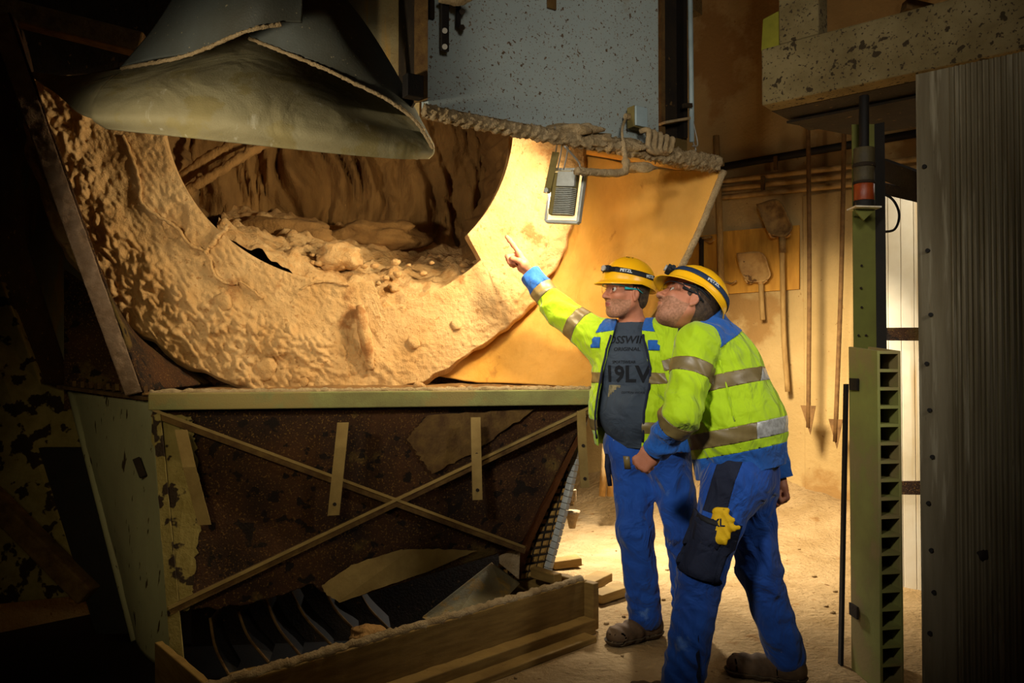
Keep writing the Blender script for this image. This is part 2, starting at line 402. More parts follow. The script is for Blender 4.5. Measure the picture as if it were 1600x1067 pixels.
# streaked end wall
v = []; f = []; n = 150
for j in range(n):
    for i in range(n):
        a = (i / (n - 1) - .5) * 2.7; b = (j / (n - 1) - .5) * 2.7
        p = RCI + HD * a + UZ * (b + .12) + HN * (1.5 + .12 * math.cos(a * 2))
        w = Vector((a * 7 + 1.2 * noise.noise(Vector((a * 2, b * 2, 3))) + b * .8, b * 1.6, 0))
        h = .26 * abs(noise.noise(w)) + .12 * abs(noise.noise(w * 2.3)) + .02 * fbm(w, 5, 3)
        v.append(p - HN * h)
for j in range(n - 1):
    for i in range(n - 1): a = j * n + i; f.append((a, a + 1, a + n + 1, a + n))
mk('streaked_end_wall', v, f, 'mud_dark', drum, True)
# rib on the rim
m = MB(); rows = []
pts = [rp(562, 478, -.03), rp(566, 500, -.05), rp(573, 540, -.055), rp(580, 576, -.03)]
m.tube(spline(pts, 20), [.02 + .012 * math.sin(i / 19 * 3.1) for i in range(20)], 14, .3, 30)
m.build('cleat', 'mud', drum, True)
for (px, py, r) in ((646, 535, .035), (712, 507, .03), (350, 472, .045), (415, 575, .06), (470, 590, .05)):
    c = rp(px, py, -.02); v = []; bm = bmesh.new(); bmesh.ops.create_icosphere(bm, subdivisions=3, radius=r)
    for q in bm.verts: q.co = Vector((q.co.x, q.co.y * .5, q.co.z)) * (1 + .35 * noise.noise(q.co * 30)) + c
    me = bpy.data.meshes.new('mud_lump'); bm.to_mesh(me); bm.free(); me.materials.append(M('mud')); smooth(me)
    o = bpy.data.objects.new('mud_lump', me); COL.objects.link(o); setpar(o, drum)

for pts_, rr_ in (([(192, 212), (208, 250), (218, 285), (222, 318), (250, 340), (275, 355), (295, 380), (318, 392)], .009), ([(318, 394), (335, 378), (356, 352)], .013),
                 ([(330, 405), (332, 425), (350, 442), (372, 444)], .008), ([(375, 440), (392, 452), (410, 466)], .007), ([(470, 452), (500, 440), (545, 445)], .006)):
    cv = spline([rp(x, y, -.012) for x, y in pts_], 90)
    cv = [q + UZ * .006 * noise.noise(q * 30) + HD * .006 * noise.noise(q * 27 + Vector((3, 3, 3))) for q in cv]
    MB().tube(cv, rr_, 8, .5, 50).build('mud_ridge', 'mud', drum, True)
# rubble heap inside
hl = [[rp(340, 370, .08), rp(450, 425, .06), rp(560, 478, .035), rp(650, 490, .035), rp(750, 462, .05), rp(800, 420, .1)],
      [rp(340, 350, .30), rp(460, 392, .3), rp(560, 425, .3), rp(650, 430, .3), rp(740, 415, .3), rp(790, 385, .35)],
      [rp(350, 352, .9), rp(440, 362, .85), rp(540, 385, .8), rp(650, 405, .8), rp(740, 398, .8), rp(780, 370, .9)],
      [rp(340, 330, 1.5), rp(440, 335, 1.5), rp(540, 350, 1.45), rp(640, 380, 1.45), rp(720, 385, 1.5), rp(760, 350, 1.5)]]
def hd(p, u, w):
    return p + UZ * (.05 * fbm(p, 3.5, 5) + .035 * max(0, noise.noise(p * 14)) * 1.6)
v, f = loft(hl, 190, 120, hd)
tag(mk('rubble_heap', v, f, 'rubble', sm=True), 'loose crumbled mud spilling over the lower lip of the drum', 'rubble', kind='stuff')
def rock(name, c, r, sq=(1, 1, 1), m='rubble', parent=None, sub=4, seed=0, amp=.35):
    bm = bmesh.new(); bmesh.ops.create_icosphere(bm, subdivisions=sub, radius=1)
    for q in bm.verts:
        n_ = q.co.copy(); s = 1 + amp * noise.noise(n_ * 1.4 + Vector((seed, 0, 0))) + amp * .4 * noise.noise(n_ * 4 + Vector((0, seed, 0)))
        q.co = Vector((n_.x * sq[0], n_.y * sq[1], n_.z * sq[2])) * r * s + c
    me = bpy.data.meshes.new(name); bm.to_mesh(me); bm.free(); me.materials.append(M(m)); smooth(me)
    o = bpy.data.objects.new(name, me); COL.objects.link(o)
    if parent: setpar(o, parent)
    return o
tag(rock('mud_rock', rp(530, 402, .28), .115, (1.15, .9, .72), seed=3), 'large pale lump of dried mud lying on the rubble in the drum mouth', 'rock')
rs = random.Random(8); grp = 'small stones on the rubble in the drum mouth'
for i in range(34):
    px = rs.uniform(470, 760); py = rs.uniform(405, 470) if 560 < px < 745 else rs.uniform(398, 418)
    tag(rock('small_stone', rp(px, py, .25 - (py - 400) * .002), rs.uniform(.012, .03), (1, 1, .7), sub=2, seed=i), 'small mud stone scattered on the rubble in the drum mouth', 'stone', grp)
tag(rock('mud_slab', rp(430, 372, 1.0), .24, (1.5, .8, .55), 'mud_dark', seed=9, amp=.5), 'big dark slab of fallen mud deep inside the drum', 'rock')
tag(rock('mud_slab', rp(590, 370, 1.05), .2, (1.5, .8, .5), 'mud_dark', seed=5, amp=.5), 'dark heap of fallen mud behind the pale lump in the drum', 'rock')
# pipes in the drum, upper left
t = empty('inner_pipe', rp(310, 268, .7), 'pair of mud coated pipes crossing the upper left inside of the drum', 'pipe')
MB().tube(spline([rp(270, 290, .7), rp(330, 245, .75), rp(420, 200, .9)], 40), .035, 14, .3, 30).build('pipe', 'mud_dark', t, True)
MB().tube(spline([rp(290, 300, .6), rp(350, 262, .65), rp(430, 215, .8)], 40), .03, 14, .4, 26).build('pipe', 'mud_dark', t, True)

# ------------------------------------------------------------------ hopper upper part
hop = empty('feed_hopper', (-.7, 3.7, 0), 'rusty steel feed hopper with crossed braces below the drum', 'hopper')
# left flange strip leaning outwards
BARL = hp(212, 618); 
a0, a1 = hp(-22, 20), hp(196, 618)
b0, b1 = hp(12, 20), hp(222, 612)
def fl(p, u, w): return p - HN * (.008 * abs(fbm(p, 12, 5)))
v, f = loft([[a0, a0.lerp(a1, .5), a1], [b0, b0.lerp(b1, .5), b1]], 220, 14, fl)
o = mk('left_flange', v, f, 'dusty_frame', hop, True); solid(o, .02, -1)
# left inner plate
def lp(p, u, w): return p + Vector((.008 * fbm(p, 5), 0, 0))
v, f = loft([[b0, b0.lerp(b1, .35), b0.lerp(b1, .7), b1 - UZ * .0], [rp(40, 60, .12), rp(95, 330, .12), rp(190, 510, .12), rp(330, 600, .12)]], 60, 20, lp)
o = mk('left_side_plate', v, f, 'rust', hop, True); solid(o, .01, 1)
# right golden plate: from the outer front edge to behind the rim
e = [hp(1128, 268), hp(1085, 372), hp(1035, 470), hp(985, 540), hp(925, 606)]
mid = [rp(1010, 262, -.30), rp(985, 360, -.26), rp(930, 450, -.2), rp(860, 540, -.12), rp(800, 598, -.1)]
md2 = [rp(945, 248, -.08), rp(935, 350, -.04), rp(885, 440, .02), rp(800, 530, .06), rp(735, 596, .05)]
bk = [rp(890, 240, .14), rp(880, 345, .14), rp(830, 440, .16), rp(740, 520, .16), rp(640, 580, .16)]
def gp(p, u, w):
    return p + Vector((-1, -.5, .5)).normalized() * (.012 * fbm(p, 2.2) + .012 * w * smst(.5, 1, u) * fbm(p, 8, 4) + .003 * fbm(p, 20, 3))
v, f = loft([e, mid, md2, bk], 150, 110, gp)
o = mk('right_side_plate', v, f, 'golden_plate', hop, True); solid(o, .008, 0)
m = MB(); m.tube(spline([p + Vector((.006, -.01, 0)) for p in e[:3]] , 70), .017, 10, .18, 90)
m.build('plate_edge', 'crust', hop, True)
# stiffener line on plate behind lamp
m = MB(); m.tube([rp(918, 236, -.1), rp(1110, 268, -.5)], .02, 8); m.build('top_stiffener', 'golden_plate', hop, True)
m = MB().prism(px3([(-40, -60, 3.7), (480, -60, 3.9), (440, 60, 3.9), (190, 112, 3.85), (40, 120, 3.8), (8, 60, 3.75)]), (0, .04, 0)); m.build('dark_screen', 'dark_steel', hop)  # dark plate added to stand for the darkness above the drum
# inner back sheet and bottom shelf
v, f = loft([[hp(222, 614), hp(560, 609), hp(924, 606)], [rp(260, 606, .2), rp(560, 600, .2), rp(860, 598, .2)]], 120, 30, lambda p, u, w: p + UZ * (.012 * fbm(p, 6, 4) * smst(0, .1, w)))
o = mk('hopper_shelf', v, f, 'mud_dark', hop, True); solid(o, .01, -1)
mk('back_sheet', [rp(60, 200, .22), rp(960, 200, .22), rp(960, 620, .22), rp(60, 620, .22)], [(0, 1, 2, 3)], 'rust', hop).hide_render = False
bpy.data.objects.remove(bpy.data.objects['back_sheet'])
o = mk('back_sheet', [rp(100, 420, .22), rp(300, 560, .22), rp(540, 600, .22), rp(860, 560, .22), rp(930, 480, .22), rp(930, 640, .22), rp(100, 640, .22)],
       [tuple(range(7))], 'rust', hop); solid(o, .01, 1)
for (px, py, r) in ((655, 603, .018), (690, 607, .008), (722, 606, .012), (600, 607, .009)):
    tag(rock('shelf_stone', hp(px, py, .06), r * 1.3, (1.3, 1, .8), 'rubble', sub=2, seed=px),
        {655: 'largest stone lying on the green steel bar', 690: 'small stone just right of the largest on the green bar', 722: 'rightmost stone on the green steel bar', 600: 'leftmost small stone on the green steel bar'}[px], 'stone')
# the bar
m = MB(); A = hp(234, 627, -.02); B = hp(926, 620, -.02); m.beam(A, B, .07, .074)
m.build('front_bar', 'green_bar', hop, bv=.006)
m = MB(); m.tube([A + UZ * .037 + HD * i * .01 for i in range(int((B - A).length / .01))], .014, 8, .5, 40); m.build('dust_ridge', 'crust', hop, True)
# front face, leaning: top at the bar, bottom parallel to the wooden trough
TL, TR = P(238, 640, 3.47), P(925, 630, 3.92)
BL, BR = P(265, 965, 3.28), P(813, 855, 3.98)
def facept(u, w):      # u across, w down
    return TL.lerp(TR, u).lerp(BL.lerp(BR, u), w)
NF = Vector((.3, -1, .1)).normalized()
nu, nv = 170, 90; v = []; f = []
bx = [(0, 1.0), (.08, .985), (.12, 1.0), (.2, 1.01), (.3, .99), (.36, .97), (.40, 1.04), (.47, 1.10), (.6, 1.08), (.8, 1.04), (1, 1.0)]
def botw(u):
    for (x0, y0), (x1, y1) in zip(bx, bx[1:]):
        if x0 <= u <= x1: return y0 + (y1 - y0) * (u - x0) / (x1 - x0) 
    return 1
for j in range(nv):
    for i in range(nu):
        u = i / (nu - 1); w = j / (nv - 1)
        bw = botw(u) + (.02 * noise.noise(Vector((u * 30, 0, 0))) + .012 * noise.noise(Vector((u * 80, 3, 0)))) * (u > .03) * (u < .4)
        p = facept(u, w * bw)
        v.append(p + NF * (.012 * fbm(p, 2.5) + .003 * fbm(p, 14)))
for j in range(nv - 1):
    for i in range(nu - 1): a = j * nu + i; f.append((a, a + 1, a + nu + 1, a + nu))
o = mk('front_plate', v, f, 'rust', hop, True); solid(o, .008, 1)
# orange part on right, lighter patch plate low, peeling strip left
def patch(name, pts, m, off, th=.006, D0=None, jag=0):
    # pts in (u,w) on the face
    vv = []
    n_ = len(pts)
    for k in range(n_):
        a, b = pts[k], pts[(k + 1) % n_]; seg = 14 if jag else 1
        for s in range(seg):
            t = s / seg; u = a[0] + (b[0] - a[0]) * t; w = a[1] + (b[1] - a[1]) * t
            if jag and s: u += jag * noise.noise(Vector((u * 60, w * 60, 1))); w += jag * noise.noise(Vector((u * 60, w * 60, 7)))
            vv.append(facept(u, w) + NF * off)
    mb = MB(); mb.prism(vv, NF * th); return mb.build(name, m, hop)
patch('repair_plate', [(.385, .985), (.47, .90), (.60, .86), (.72, .90), (.84, .955), (.7, 1.03), (.44, 1.10), (.40, 1.04)], 'strap_metal', .022, jag=.006)
patch('peeling_strip', [(.0, .02), (.08, .04), (.085, .18), (.09, .5), (.07, .8), (.05, .97), (0, .99)], 'peeling', .02, jag=.012)
patch('corner_plate', [(.60, .06), (.86, .03), (.74, .30), (.64, .42), (.56, .2)], 'rust_bar', .016, .004, jag=.01)
def fpx(px, py, off=.03):
    n_ = (TR - TL).cross(BL - TL).normalized()
    if n_.y > 0: n_ = -n_
    # plane through mid of face
    return onplane(px, py, facept(.5, .5), n_) + NF * off
def pix(p):
    c, s = math.cos(PITCH), math.sin(PITCH); y = p.y * c + (p.z - CAMZ) * s; z = -p.y * s + (p.z - CAMZ) * c
    return 800 + F * p.x / y, 533.5 - F * z / y
def face_at(px, py, off):
    u, w = .5, .5
    for _ in range(12):
        x0, y0 = pix(facept(u, w)); xu, yu = pix(facept(u + .01, w)); xw, yw = pix(facept(u, w + .01))
        a, b, c, d = (xu - x0) / .01, (xw - x0) / .01, (yu - y0) / .01, (yw - y0) / .01; det = a * d - b * c
        ex, ey = px - x0, py - y0; u += (d * ex - b * ey) / det; w += (a * ey - c * ex) / det
    return facept(u, w) + NF * off
def brace(a, b):
    q = [face_at(a[0] + (b[0] - a[0]) * k / 10, a[1] + (b[1] - a[1]) * k / 10, .035) for k in range(11)]
    mb = MB(); m2 = MB()
    for k in range(10): mb.beam(q[k], q[k].lerp(q[k + 1], 1.03), .034, .05, NF); m2.beam(q[k] + NF * .025 + UZ * .014, q[k].lerp(q[k + 1], 1.03) + NF * .025 + UZ * .014, .012, .012, NF)
    o = mb.build('cross_brace', 'rust_bar', hop); m2.build('brace_rib', 'strap_metal', o)
brace((242, 646), (812, 856)); brace((922, 638), (268, 950))
def strap(pts, w, lab):
    t = empty('hanging_strap', P(*pts[-1]), lab, 'metal strap')
    q = px3(pts); sd = HD
    vv = []; ff = []
    for k, p in enumerate(q): vv += [p - sd * w / 2, p + sd * w / 2]
    for k in range(len(q) - 1): ff.append((2 * k, 2 * k + 1, 2 * k + 3, 2 * k + 2))
    o = mk('strap_blade', vv, ff, 'strap_metal', t); solid(o, .008)
    for k in (.45, .88):
        a = q[0].lerp(q[-1], k); MB().cyl(a - HN * .008, a - HN * .002, .008, 10).build('bolt_hole', 'socket', t)
strap([(283, 672, 3.36), (296, 730, 3.30), (320, 820, 3.28)], .05, 'leftmost flat steel strap hanging below the green bar')
strap([(536, 660, 3.52), (532, 700, 3.5), (521, 805, 3.47)], .05, 'longest flat steel strap, hanging left of the crossing of the braces')
strap([(743, 652, 3.66), (744, 700, 3.64), (746, 781, 3.62)], .045, 'flat steel strap hanging right of the crossing of the braces')
strap([(908, 642, 3.80), (910, 700, 3.80), (914, 762, 3.80)], .042, 'dark flat steel strap at the right end of the hopper beside the men')
# left pale panel
TL2, BL2 = P(112, 612, 3.95), P(212, 1000, 3.55)
TLc, BLc = P(240, 628, 3.45), P(270, 1050, 3.22)
v, f = loft([[TL2, TL2.lerp(BL2, .5), BL2], [TLc, TLc.lerp(BLc, .5), BLc]], 60, 40, lambda p, u, w: p + Vector((-.6, -.8, 0)) * (.006 * fbm(p, 3) + .03 * math.sin(w * math.pi)))
o = mk('left_front_panel', v, f, 'pale_panel', hop, True); solid(o, .01, -1)
m = MB().tube([TL2, TL2.lerp(BL2, .5), BL2], .02, 10); m.build('rolled_edge', 'pale_panel', hop, True)
m = MB().beam(P(100, 604, 3.95), P(236, 622, 3.45), .07, .015); m.build('top_flange', 'rust_bar', hop)
for k in range(9):
    a = P(112, 603, 3.92).lerp(P(222, 612, 3.5), k / 8)
    MB().beam(a, a + Vector((.04, -.05, .012)), .015, .03).build('toothed_clip', 'rust_bar', hop)
m = MB().prism([TLc - UZ * .02 + NF * .03, BLc + NF * .02, BLc + HD * .05 + NF * .02, TLc + HD * .03 - UZ * .02 + NF * .03], HN * -.012); m.build('corner_angle', 'peeling', hop)
MB().beam(P(213, 716, 3.42), P(224, 745, 3.40), .03, .02, NF).build('latch', 'dark_steel', hop, bv=.003)
# right end: orange side sheet, waffle panel and its rim
m = MB().prism(px3([(925, 636, 3.93), (905, 690, 3.98), (870, 760, 4.02), (830, 850, 4.05), (813, 906, 4.05), (800, 870, 4.0), (813, 850, 3.99)]), HN * .01)
m.build('side_sheet', 'rust_orange', hop)
WA, WB_, WC, WD_ = P(917, 648, 4.10), P(858, 898, 4.04), P(770, 915, 4.16), P(850, 648, 4.3)
mk('waffle_backing', [WA, WB_, WC, WD_], [(0, 1, 2, 3)], 'dark_steel', hop)
solid(bpy.data.objects['waffle_backing'], .006)
wn = (WB_ - WA).cross(WD_ - WA).normalized(); wn = wn if wn.y < 0 else -wn
R_, C_ = 22, 8
for r in range(R_):
    for c in range(C_):
        def wp(rr, cc): return WA.lerp(WB_, rr / R_).lerp(WD_.lerp(WC, rr / R_), cc / C_)
        q = [wp(r + .08, c + .08), wp(r + .92, c + .08), wp(r + .92, c + .92), wp(r + .08, c + .92)]; cc_ = sum(q, Vector()) / 4
        tp = [cc_.lerp(x, .62) + wn * .016 for x in q]
        mb = MB(); mb.add(q + tp, [(4, 5, 6, 7), (0, 1, 5, 4), (1, 2, 6, 5), (2, 3, 7, 6), (3, 0, 4, 7)]); mb.build('waffle_pad', 'waffle', hop)
pr = spline([WA + wn * .02, WA.lerp(WB_, .5) + wn * .02 + Vector((.012, 0, 0)), WB_ + wn * .02], 26)
for k in range(25):
    MB().beam(pr[k], pr[k].lerp(pr[k + 1], .93), .036, .03, wn).build('rim_block', 'lamp_grey', hop, bv=.003)

# inside under the front plate: ribs, deflector, end block
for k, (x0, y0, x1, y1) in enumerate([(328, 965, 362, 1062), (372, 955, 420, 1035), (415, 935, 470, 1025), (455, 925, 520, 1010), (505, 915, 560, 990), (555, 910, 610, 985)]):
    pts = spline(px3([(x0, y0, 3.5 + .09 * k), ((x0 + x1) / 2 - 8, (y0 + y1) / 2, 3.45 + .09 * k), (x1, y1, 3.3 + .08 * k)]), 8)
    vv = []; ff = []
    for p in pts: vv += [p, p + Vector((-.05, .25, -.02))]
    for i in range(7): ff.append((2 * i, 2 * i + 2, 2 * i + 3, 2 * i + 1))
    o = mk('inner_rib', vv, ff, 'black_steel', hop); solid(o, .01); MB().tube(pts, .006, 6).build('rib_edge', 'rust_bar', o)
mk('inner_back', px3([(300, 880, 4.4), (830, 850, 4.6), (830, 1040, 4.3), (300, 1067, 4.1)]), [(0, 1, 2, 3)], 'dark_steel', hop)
solid(bpy.data.objects['inner_back'], .02)
m = MB().prism(px3([(660, 965, 3.75), (768, 880, 4.02), (812, 912, 3.98), (790, 935, 3.85), (700, 985, 3.6)]), (0, .02, .0)); m.build('deflector_plate', 'dusty_steel', hop)
m = MB().prism(px3([(779, 864, 3.97), (813, 856, 3.97), (811, 906, 3.93), (780, 880, 3.93)]), (0, .1, 0)); m.build('end_block', 'crust', hop, bv=.004)
tag(rock('hopper_stone', P(572, 990, 3.5), .06, (1.3, 1, .6), 'mud_dark', seed=1), 'rounded stone lying inside the wooden trough', 'stone')

# ------------------------------------------------------------------ wooden trough
tr = empty('wooden_trough', (-.3, 3.2, 0), 'heavy dusty wooden plank frame around the pit under the hopper', 'trough')
TA, TB = Vector((-1.12, 2.47, 0)), Vector((.345, 3.87, 0)); td = (TB - TA).normalized(); tn = Vector((td.y, -td.x, 0))
def board(a, b, w, h, name='plank', m='wood_board', par=None):
    mb = MB(); a = Vector(a); b = Vector(b); L_ = (b - a).length; n_ = max(2, int(L_ / .04)); d = (b - a) / L_; sd = d.cross(UZ).normalized(); u = sd.cross(d)
    vs = []; fs = []
    for i in range(n_ + 1):
        p = a.lerp(b, i / n_)
        for (x, y) in ((-1, -1), (1, -1), (1, 1), (-1, 1)):
            q = p + sd * x * w / 2 + u * y * h / 2; vs.append(q + (u * y + sd * x) * .003 * noise.noise(q * 14))
    for i in range(n_):
        for k in range(4): a_ = i * 4 + k; b_ = i * 4 + (k + 1) % 4; fs.append((a_, b_, b_ + 4, a_ + 4))
    fs.append((0, 3, 2, 1)); fs.append(tuple(n_ * 4 + k for k in range(4)))
    return bevel(mk(name, vs, fs, m, par), .005)
pn = -tn
MB().prism([TA - td * .5 + pn * .03 - UZ * .2, TA + td * 1.95 + pn * .03 - UZ * .2, TA + td * 1.95 + pn * 2.55 - UZ * .2, TA - td * .5 + pn * 2.55 - UZ * .2], -UZ * .02).build('pit_dark_sheet', 'black_steel', tr)  # black sheet added so the pit under the hopper reads dark
board(TA + UZ * .12, TB + UZ * .12, .045, .23, par=tr)
board(TA + tn * .06 + UZ * .035, TB - td * .02 + tn * .06 + UZ * .035, .075, .07, par=tr)
board(TA + tn * .13 + UZ * .012, TB - td * .1 + tn * .13 + UZ * .012, .08, .03, par=tr)
m = MB().tube([TA + UZ * .237 + td * .012 * i for i in range(168)], .02, 8, .5, 30); m.build('dust_ridge', 'crust', tr, True)
board(TB - td * .13 + tn * .04 + UZ * .10, TB - td * .13 + tn * .04 + UZ * .30, .1, .03, 'cleat', par=tr)
board(TB + td * .05 + UZ * .02 + tn * .05, TB + td * .05 + UZ * .2 + tn * .05, .04, .13, 'end_cleat', par=tr)
board(TB + UZ * .12 + tn * .08, TB + UZ * .12 - tn * .5, .04, .22, 'end_plank', par=tr)
board(P(248, 1035, 3.1), P(330, 1110, 2.6), .03, .16, 'end_plank', par=tr)
board(P(835, 893, 4.0), P(872, 905, 3.85), .05, .05, 'wedge', par=tr)
board(P(360, 1062, 2.72), P(405, 1050, 2.78), .06, .03, 'plank_end', par=tr)
# boards half buried in the sand behind
for k, (a, b, lab) in enumerate([((862, 886, 4.95), (905, 880, 5.0), 'leftmost of the low boards half buried in the sand behind the trough'),
                                 ((905, 925, 4.35), (945, 905, 4.6), 'short tilted board half buried in the sand beside the trough end'),
                                 ((930, 940, 4.25), (975, 925, 4.4), 'low board half buried in the sand just left of the standing shoe')]):
    tag(board(P(*a) + UZ * .02, P(*b) + UZ * .02, .1, .05, 'buried_board'), lab, 'board')

# ------------------------------------------------------------------ overhead cabinet
CP = Vector((-.345, 3.18, 0)); CDir = Vector((.845, .535, 0)); CN = Vector((-.535, .845, 0))
def cp(px, py, off=0.0): return onplane(px, py, CP + CN * off, CN)
def cz(px, z, off=0.0):
    p = cp(px, 300, off); return Vector((p.x, p.y, z))
cab = empty('steel_housing', cz(850, 2.3), 'large pale blue grey steel housing speckled with rust above the drum', 'steel housing')
m = MB().prism([cz(668, 2.31), cz(1030, 2.31), cz(1030, 3.6), cz(668, 3.6)], CN * .06); m.build('face_panel', 'blue_grey', cab, bv=.004)
m = MB().prism([cz(500, 2.25, .55), cz(655, 2.25, .55), cz(655, 4.2, .55), cz(500, 4.2, .55)], CN * .02); m.build('side_panel', 'dusty_steel', cab)
m = MB().prism([cz(650, 2.33, .02), cz(668, 2.33, -.03), cz(668, 3.6, -.03), cz(650, 3.6, .02)], CN * .02); m.build('corner_flange', 'rust_bar', cab)
m = MB().prism([cz(622, 2.36, .5), cz(652, 2.36, .03), cz(652, 3.8, .03), cz(622, 3.8, .5)], CDir * .01); m.build('corner_web', 'dark_steel', cab)
m = MB().prism([cz(636, 2.33, -.04), cz(662, 2.33, -.04), cz(662, 2.42, -.04), cz(636, 2.42, -.04)], CN * .05); m.build('lug', 'black_steel', cab, bv=.004)
# handle bar with bolts
hb = MB().beam(cp(695, -20, -.05), cp(695, 80, -.05), .035, .012, CN); hb.build('black_lever', 'black_steel', cab, bv=.003)
for y in (48, 73): MB().cyl(cp(695, y, -.058), cp(695, y, -.07), .011, 10).build('bolt', 'wire', cab)
MB().beam(cp(716, -20, -.04), cp(716, 42, -.04), .018, .01, CN).build('hinge_leaf', 'black_steel', cab)
for y in (18, 43): MB().cyl(cp(722, y, -.03), cp(722, y, -.06), .012, 10).build('bolt', 'dark_steel', cab)
MB().beam(cp(674, -20, -.01), cp(674, 30, -.01), .02, .02, CN).build('hinge_leaf', 'dark_steel', cab)
MB().beam(cp(862, -30, -.01), cp(862, 14, -.01), .045, .01, CN).build('label_plate', 'rust_bar', cab)
tag(rock('pipe_stub', cp(712, -2, -.1), .05, (1.2, .8, .5), 'crust', seed=2), 'rusty knob at the top edge of the housing beside the black lever', 'knob')
# encrusted ledge
led = spline([cp(662, 172, -.03), cp(740, 190, -.04), cp(860, 212, -.05), cp(1000, 235, -.05), cp(1060, 247, -.04), cp(1118, 256, -.02)], 260)
m = MB().tube(led, [.026 + .014 * smst(0, 1, i / 259) for i in range(260)], 36, .42, 48); m.build('crusted_ledge', 'crust', cab, True)
m = MB().beam(cp(668, 176, .02), cp(1118, 260, .02), .12, .02); m.build('ledge_angle', 'rust_bar', cab)
for (px, py, r, s) in ((880, 205, .07, 4), (930, 218, .06, 5), (970, 228, .07, 7), (1020, 240, .05, 9), (905, 203, .06, 2), (1000, 262, .05, 12)):
    rock('dust_clump', cp(px, py, -.03), r, (1.6, .7, .45), 'crust', cab, 3, s, .5)
# cloth / cable bundle
for k in range(5):
    a = cp(1000 + k * 10, 205 + k * 5, -.07); b = cp(1015 + k * 8, 235, -.10)
    MB().tube(spline([a, a.lerp(b, .4) + Vector((.02, -.02, .03)), b, cp(1052 - k * 3, 240 - k * 2, -.06)], 22), .014, 8, .3, 40).build('cable_loop', 'crust', cab, True)
t = empty('junction_box', cp(990, 185), 'small pale square junction box on the lower right of the housing', 'junction box')
c = cp(989, 187, -.03)
MB().prism([c + CDir * x * .038 + UZ * z * .05 for x, z in ((-1, -1), (1, -1), (1, 1), (-1, 1))], CN * -.05).build('box_body', 'lamp_olive', t, bv=.004)
MB().prism([c - CN * .051 + CDir * x * .036 + UZ * z * .046 for x, z in ((-1, -1), (1, -1), (1, 1), (-1, 1))], CN * -.012).build('box_lid', 'conduit', t, bv=.004)
MB().cyl(c - CN * .02 - CDir * .04, c - CN * .02 - CDir * .065, .014, 10).build('cable_gland', 'crust', t)
tag(MB().tube(spline([c - CN * .02 - CDir * .06, cp(972, 205, -.08), cp(975, 235, -.09), cp(978, 262, -.1), cp(968, 270, -.1), cp(930, 269, -.1), cp(900, 267, -.1)], 70), [.006] * 18 + [.012 + .006 * (i > 10) for i in range(52)], 10, .3, 60).build('crusted_cable', 'crust', sm=True),
    'dust crusted cable running from the junction box down to the floodlight', 'cable')
# right column and conduit
t = empty('steel_column', cz(1052, 2.3), 'dark rusty steel column at the right end of the housing', 'column')
MB().prism([cz(1034, 2.42, .1), cz(1074, 2.42, .1), cz(1074, 3.8, .1), cz(1034, 3.8, .1)], CN * .02).build('web', 'dark_steel', t)
MB().prism([cz(1034, 2.42, .06), cz(1040, 2.42, .06), cz(1040, 3.8, .06), cz(1034, 3.8, .06)], CN * .05).build('flange', 'rust_bar', t)
MB().prism([cz(1069, 2.42, .05), cz(1075, 2.42, .05), cz(1075, 3.8, .05), cz(1069, 3.8, .05)], CN * .05).build('flange', 'black_steel', t)
MB().beam(cp(1034, 193, .04), cp(1074, 186, .04), .05, .012).build('shelf_angle', 'crust', t)
MB().prism([cz(1034, 2.3, .08), cz(1074, 2.3, .08), cz(1074, 2.42, .08), cz(1034, 2.42, .08)], CN * .02).build('foot_plate', 'rust', t)
t = empty('pale_conduit', cp(1080, 225, .02), 'pale blue conduit running vertically beside the dark column', 'conduit')
MB().tube([cp(1078, -40, .02), cp(1080, 120, .02), cp(1081, 222, .02)], .013, 12).build('pipe', 'conduit', t, True)
MB().tube(spline([cp(1080, 215, .02), cp(1087, 235, .02), cp(1074, 240, .02), cp(1070, 255, .0)], 20), .004, 6).build('loose_wire', 'wire', t, True)
MB().tube(spline([cp(1083, 190, .01), cp(1090, 225, .01), cp(1082, 228, .01)], 14), .004, 6).build('loose_wire', 'wire', t, True)
MB().beam(cp(1068, 165, .0), cp(1080, 165, .0), .02, .02).build('pipe_clip', 'dark_steel', t)

# ------------------------------------------------------------------ hanging floodlight
fl_ = empty('floodlight', P(878, 310, 3.6), 'grey work floodlight with cooling fins hanging on wires under the ledge', 'floodlight')
LO = P(880, 305, 3.60)
lu = (P(868, 252, 3.6) - P(858, 330, 3.6)).normalized()                # housing long axis
lr = Vector((.80, -.42, -.35)).normalized(); lr = (lr - lu * lr.dot(lu)).normalized(); ln = lu.cross(lr).normalized()
if ln.y > 0: ln = -ln                                                   # toward the camera: finned back
def LP(a, b, c): return LO + lr * a + lu * b + ln * c
# coordinates traced on real plates
mb = MB()
for q, w in (((-.075, -.12), (.085, -.12)), ((.085, -.12), (.085, .12)), ((.085, .12), (-.075, .12)), ((-.075, .12), (-.075, -.12))): mb.beam(LP(q[0], q[1], -.018), LP(w[0], w[1], -.018), .014, .034, ln)
mb.build('bezel', 'lamp_grey', fl_, bv=.004)
MB().prism([LP(-.07, -.11, -.012), LP(.08, -.11, -.012), LP(.08, .11, -.012), LP(-.07, .11, -.012)], ln * -.004).build('front_glass', 'lamp_glass', fl_)
MB().prism([LP(-.055, -.095, -.008), LP(.07, -.095, -.008), LP(.07, .1, -.008), LP(-.055, .1, -.008)], ln * .035).build('housing', 'lamp_olive', fl_, bv=.01)
MB().prism([LP(-.02, .03, .027), LP(.068, .03, .027), LP(.068, .098, .027), LP(-.02, .098, .027)], ln * .022).build('cable_chamber', 'lamp_grey', fl_, bv=.004)
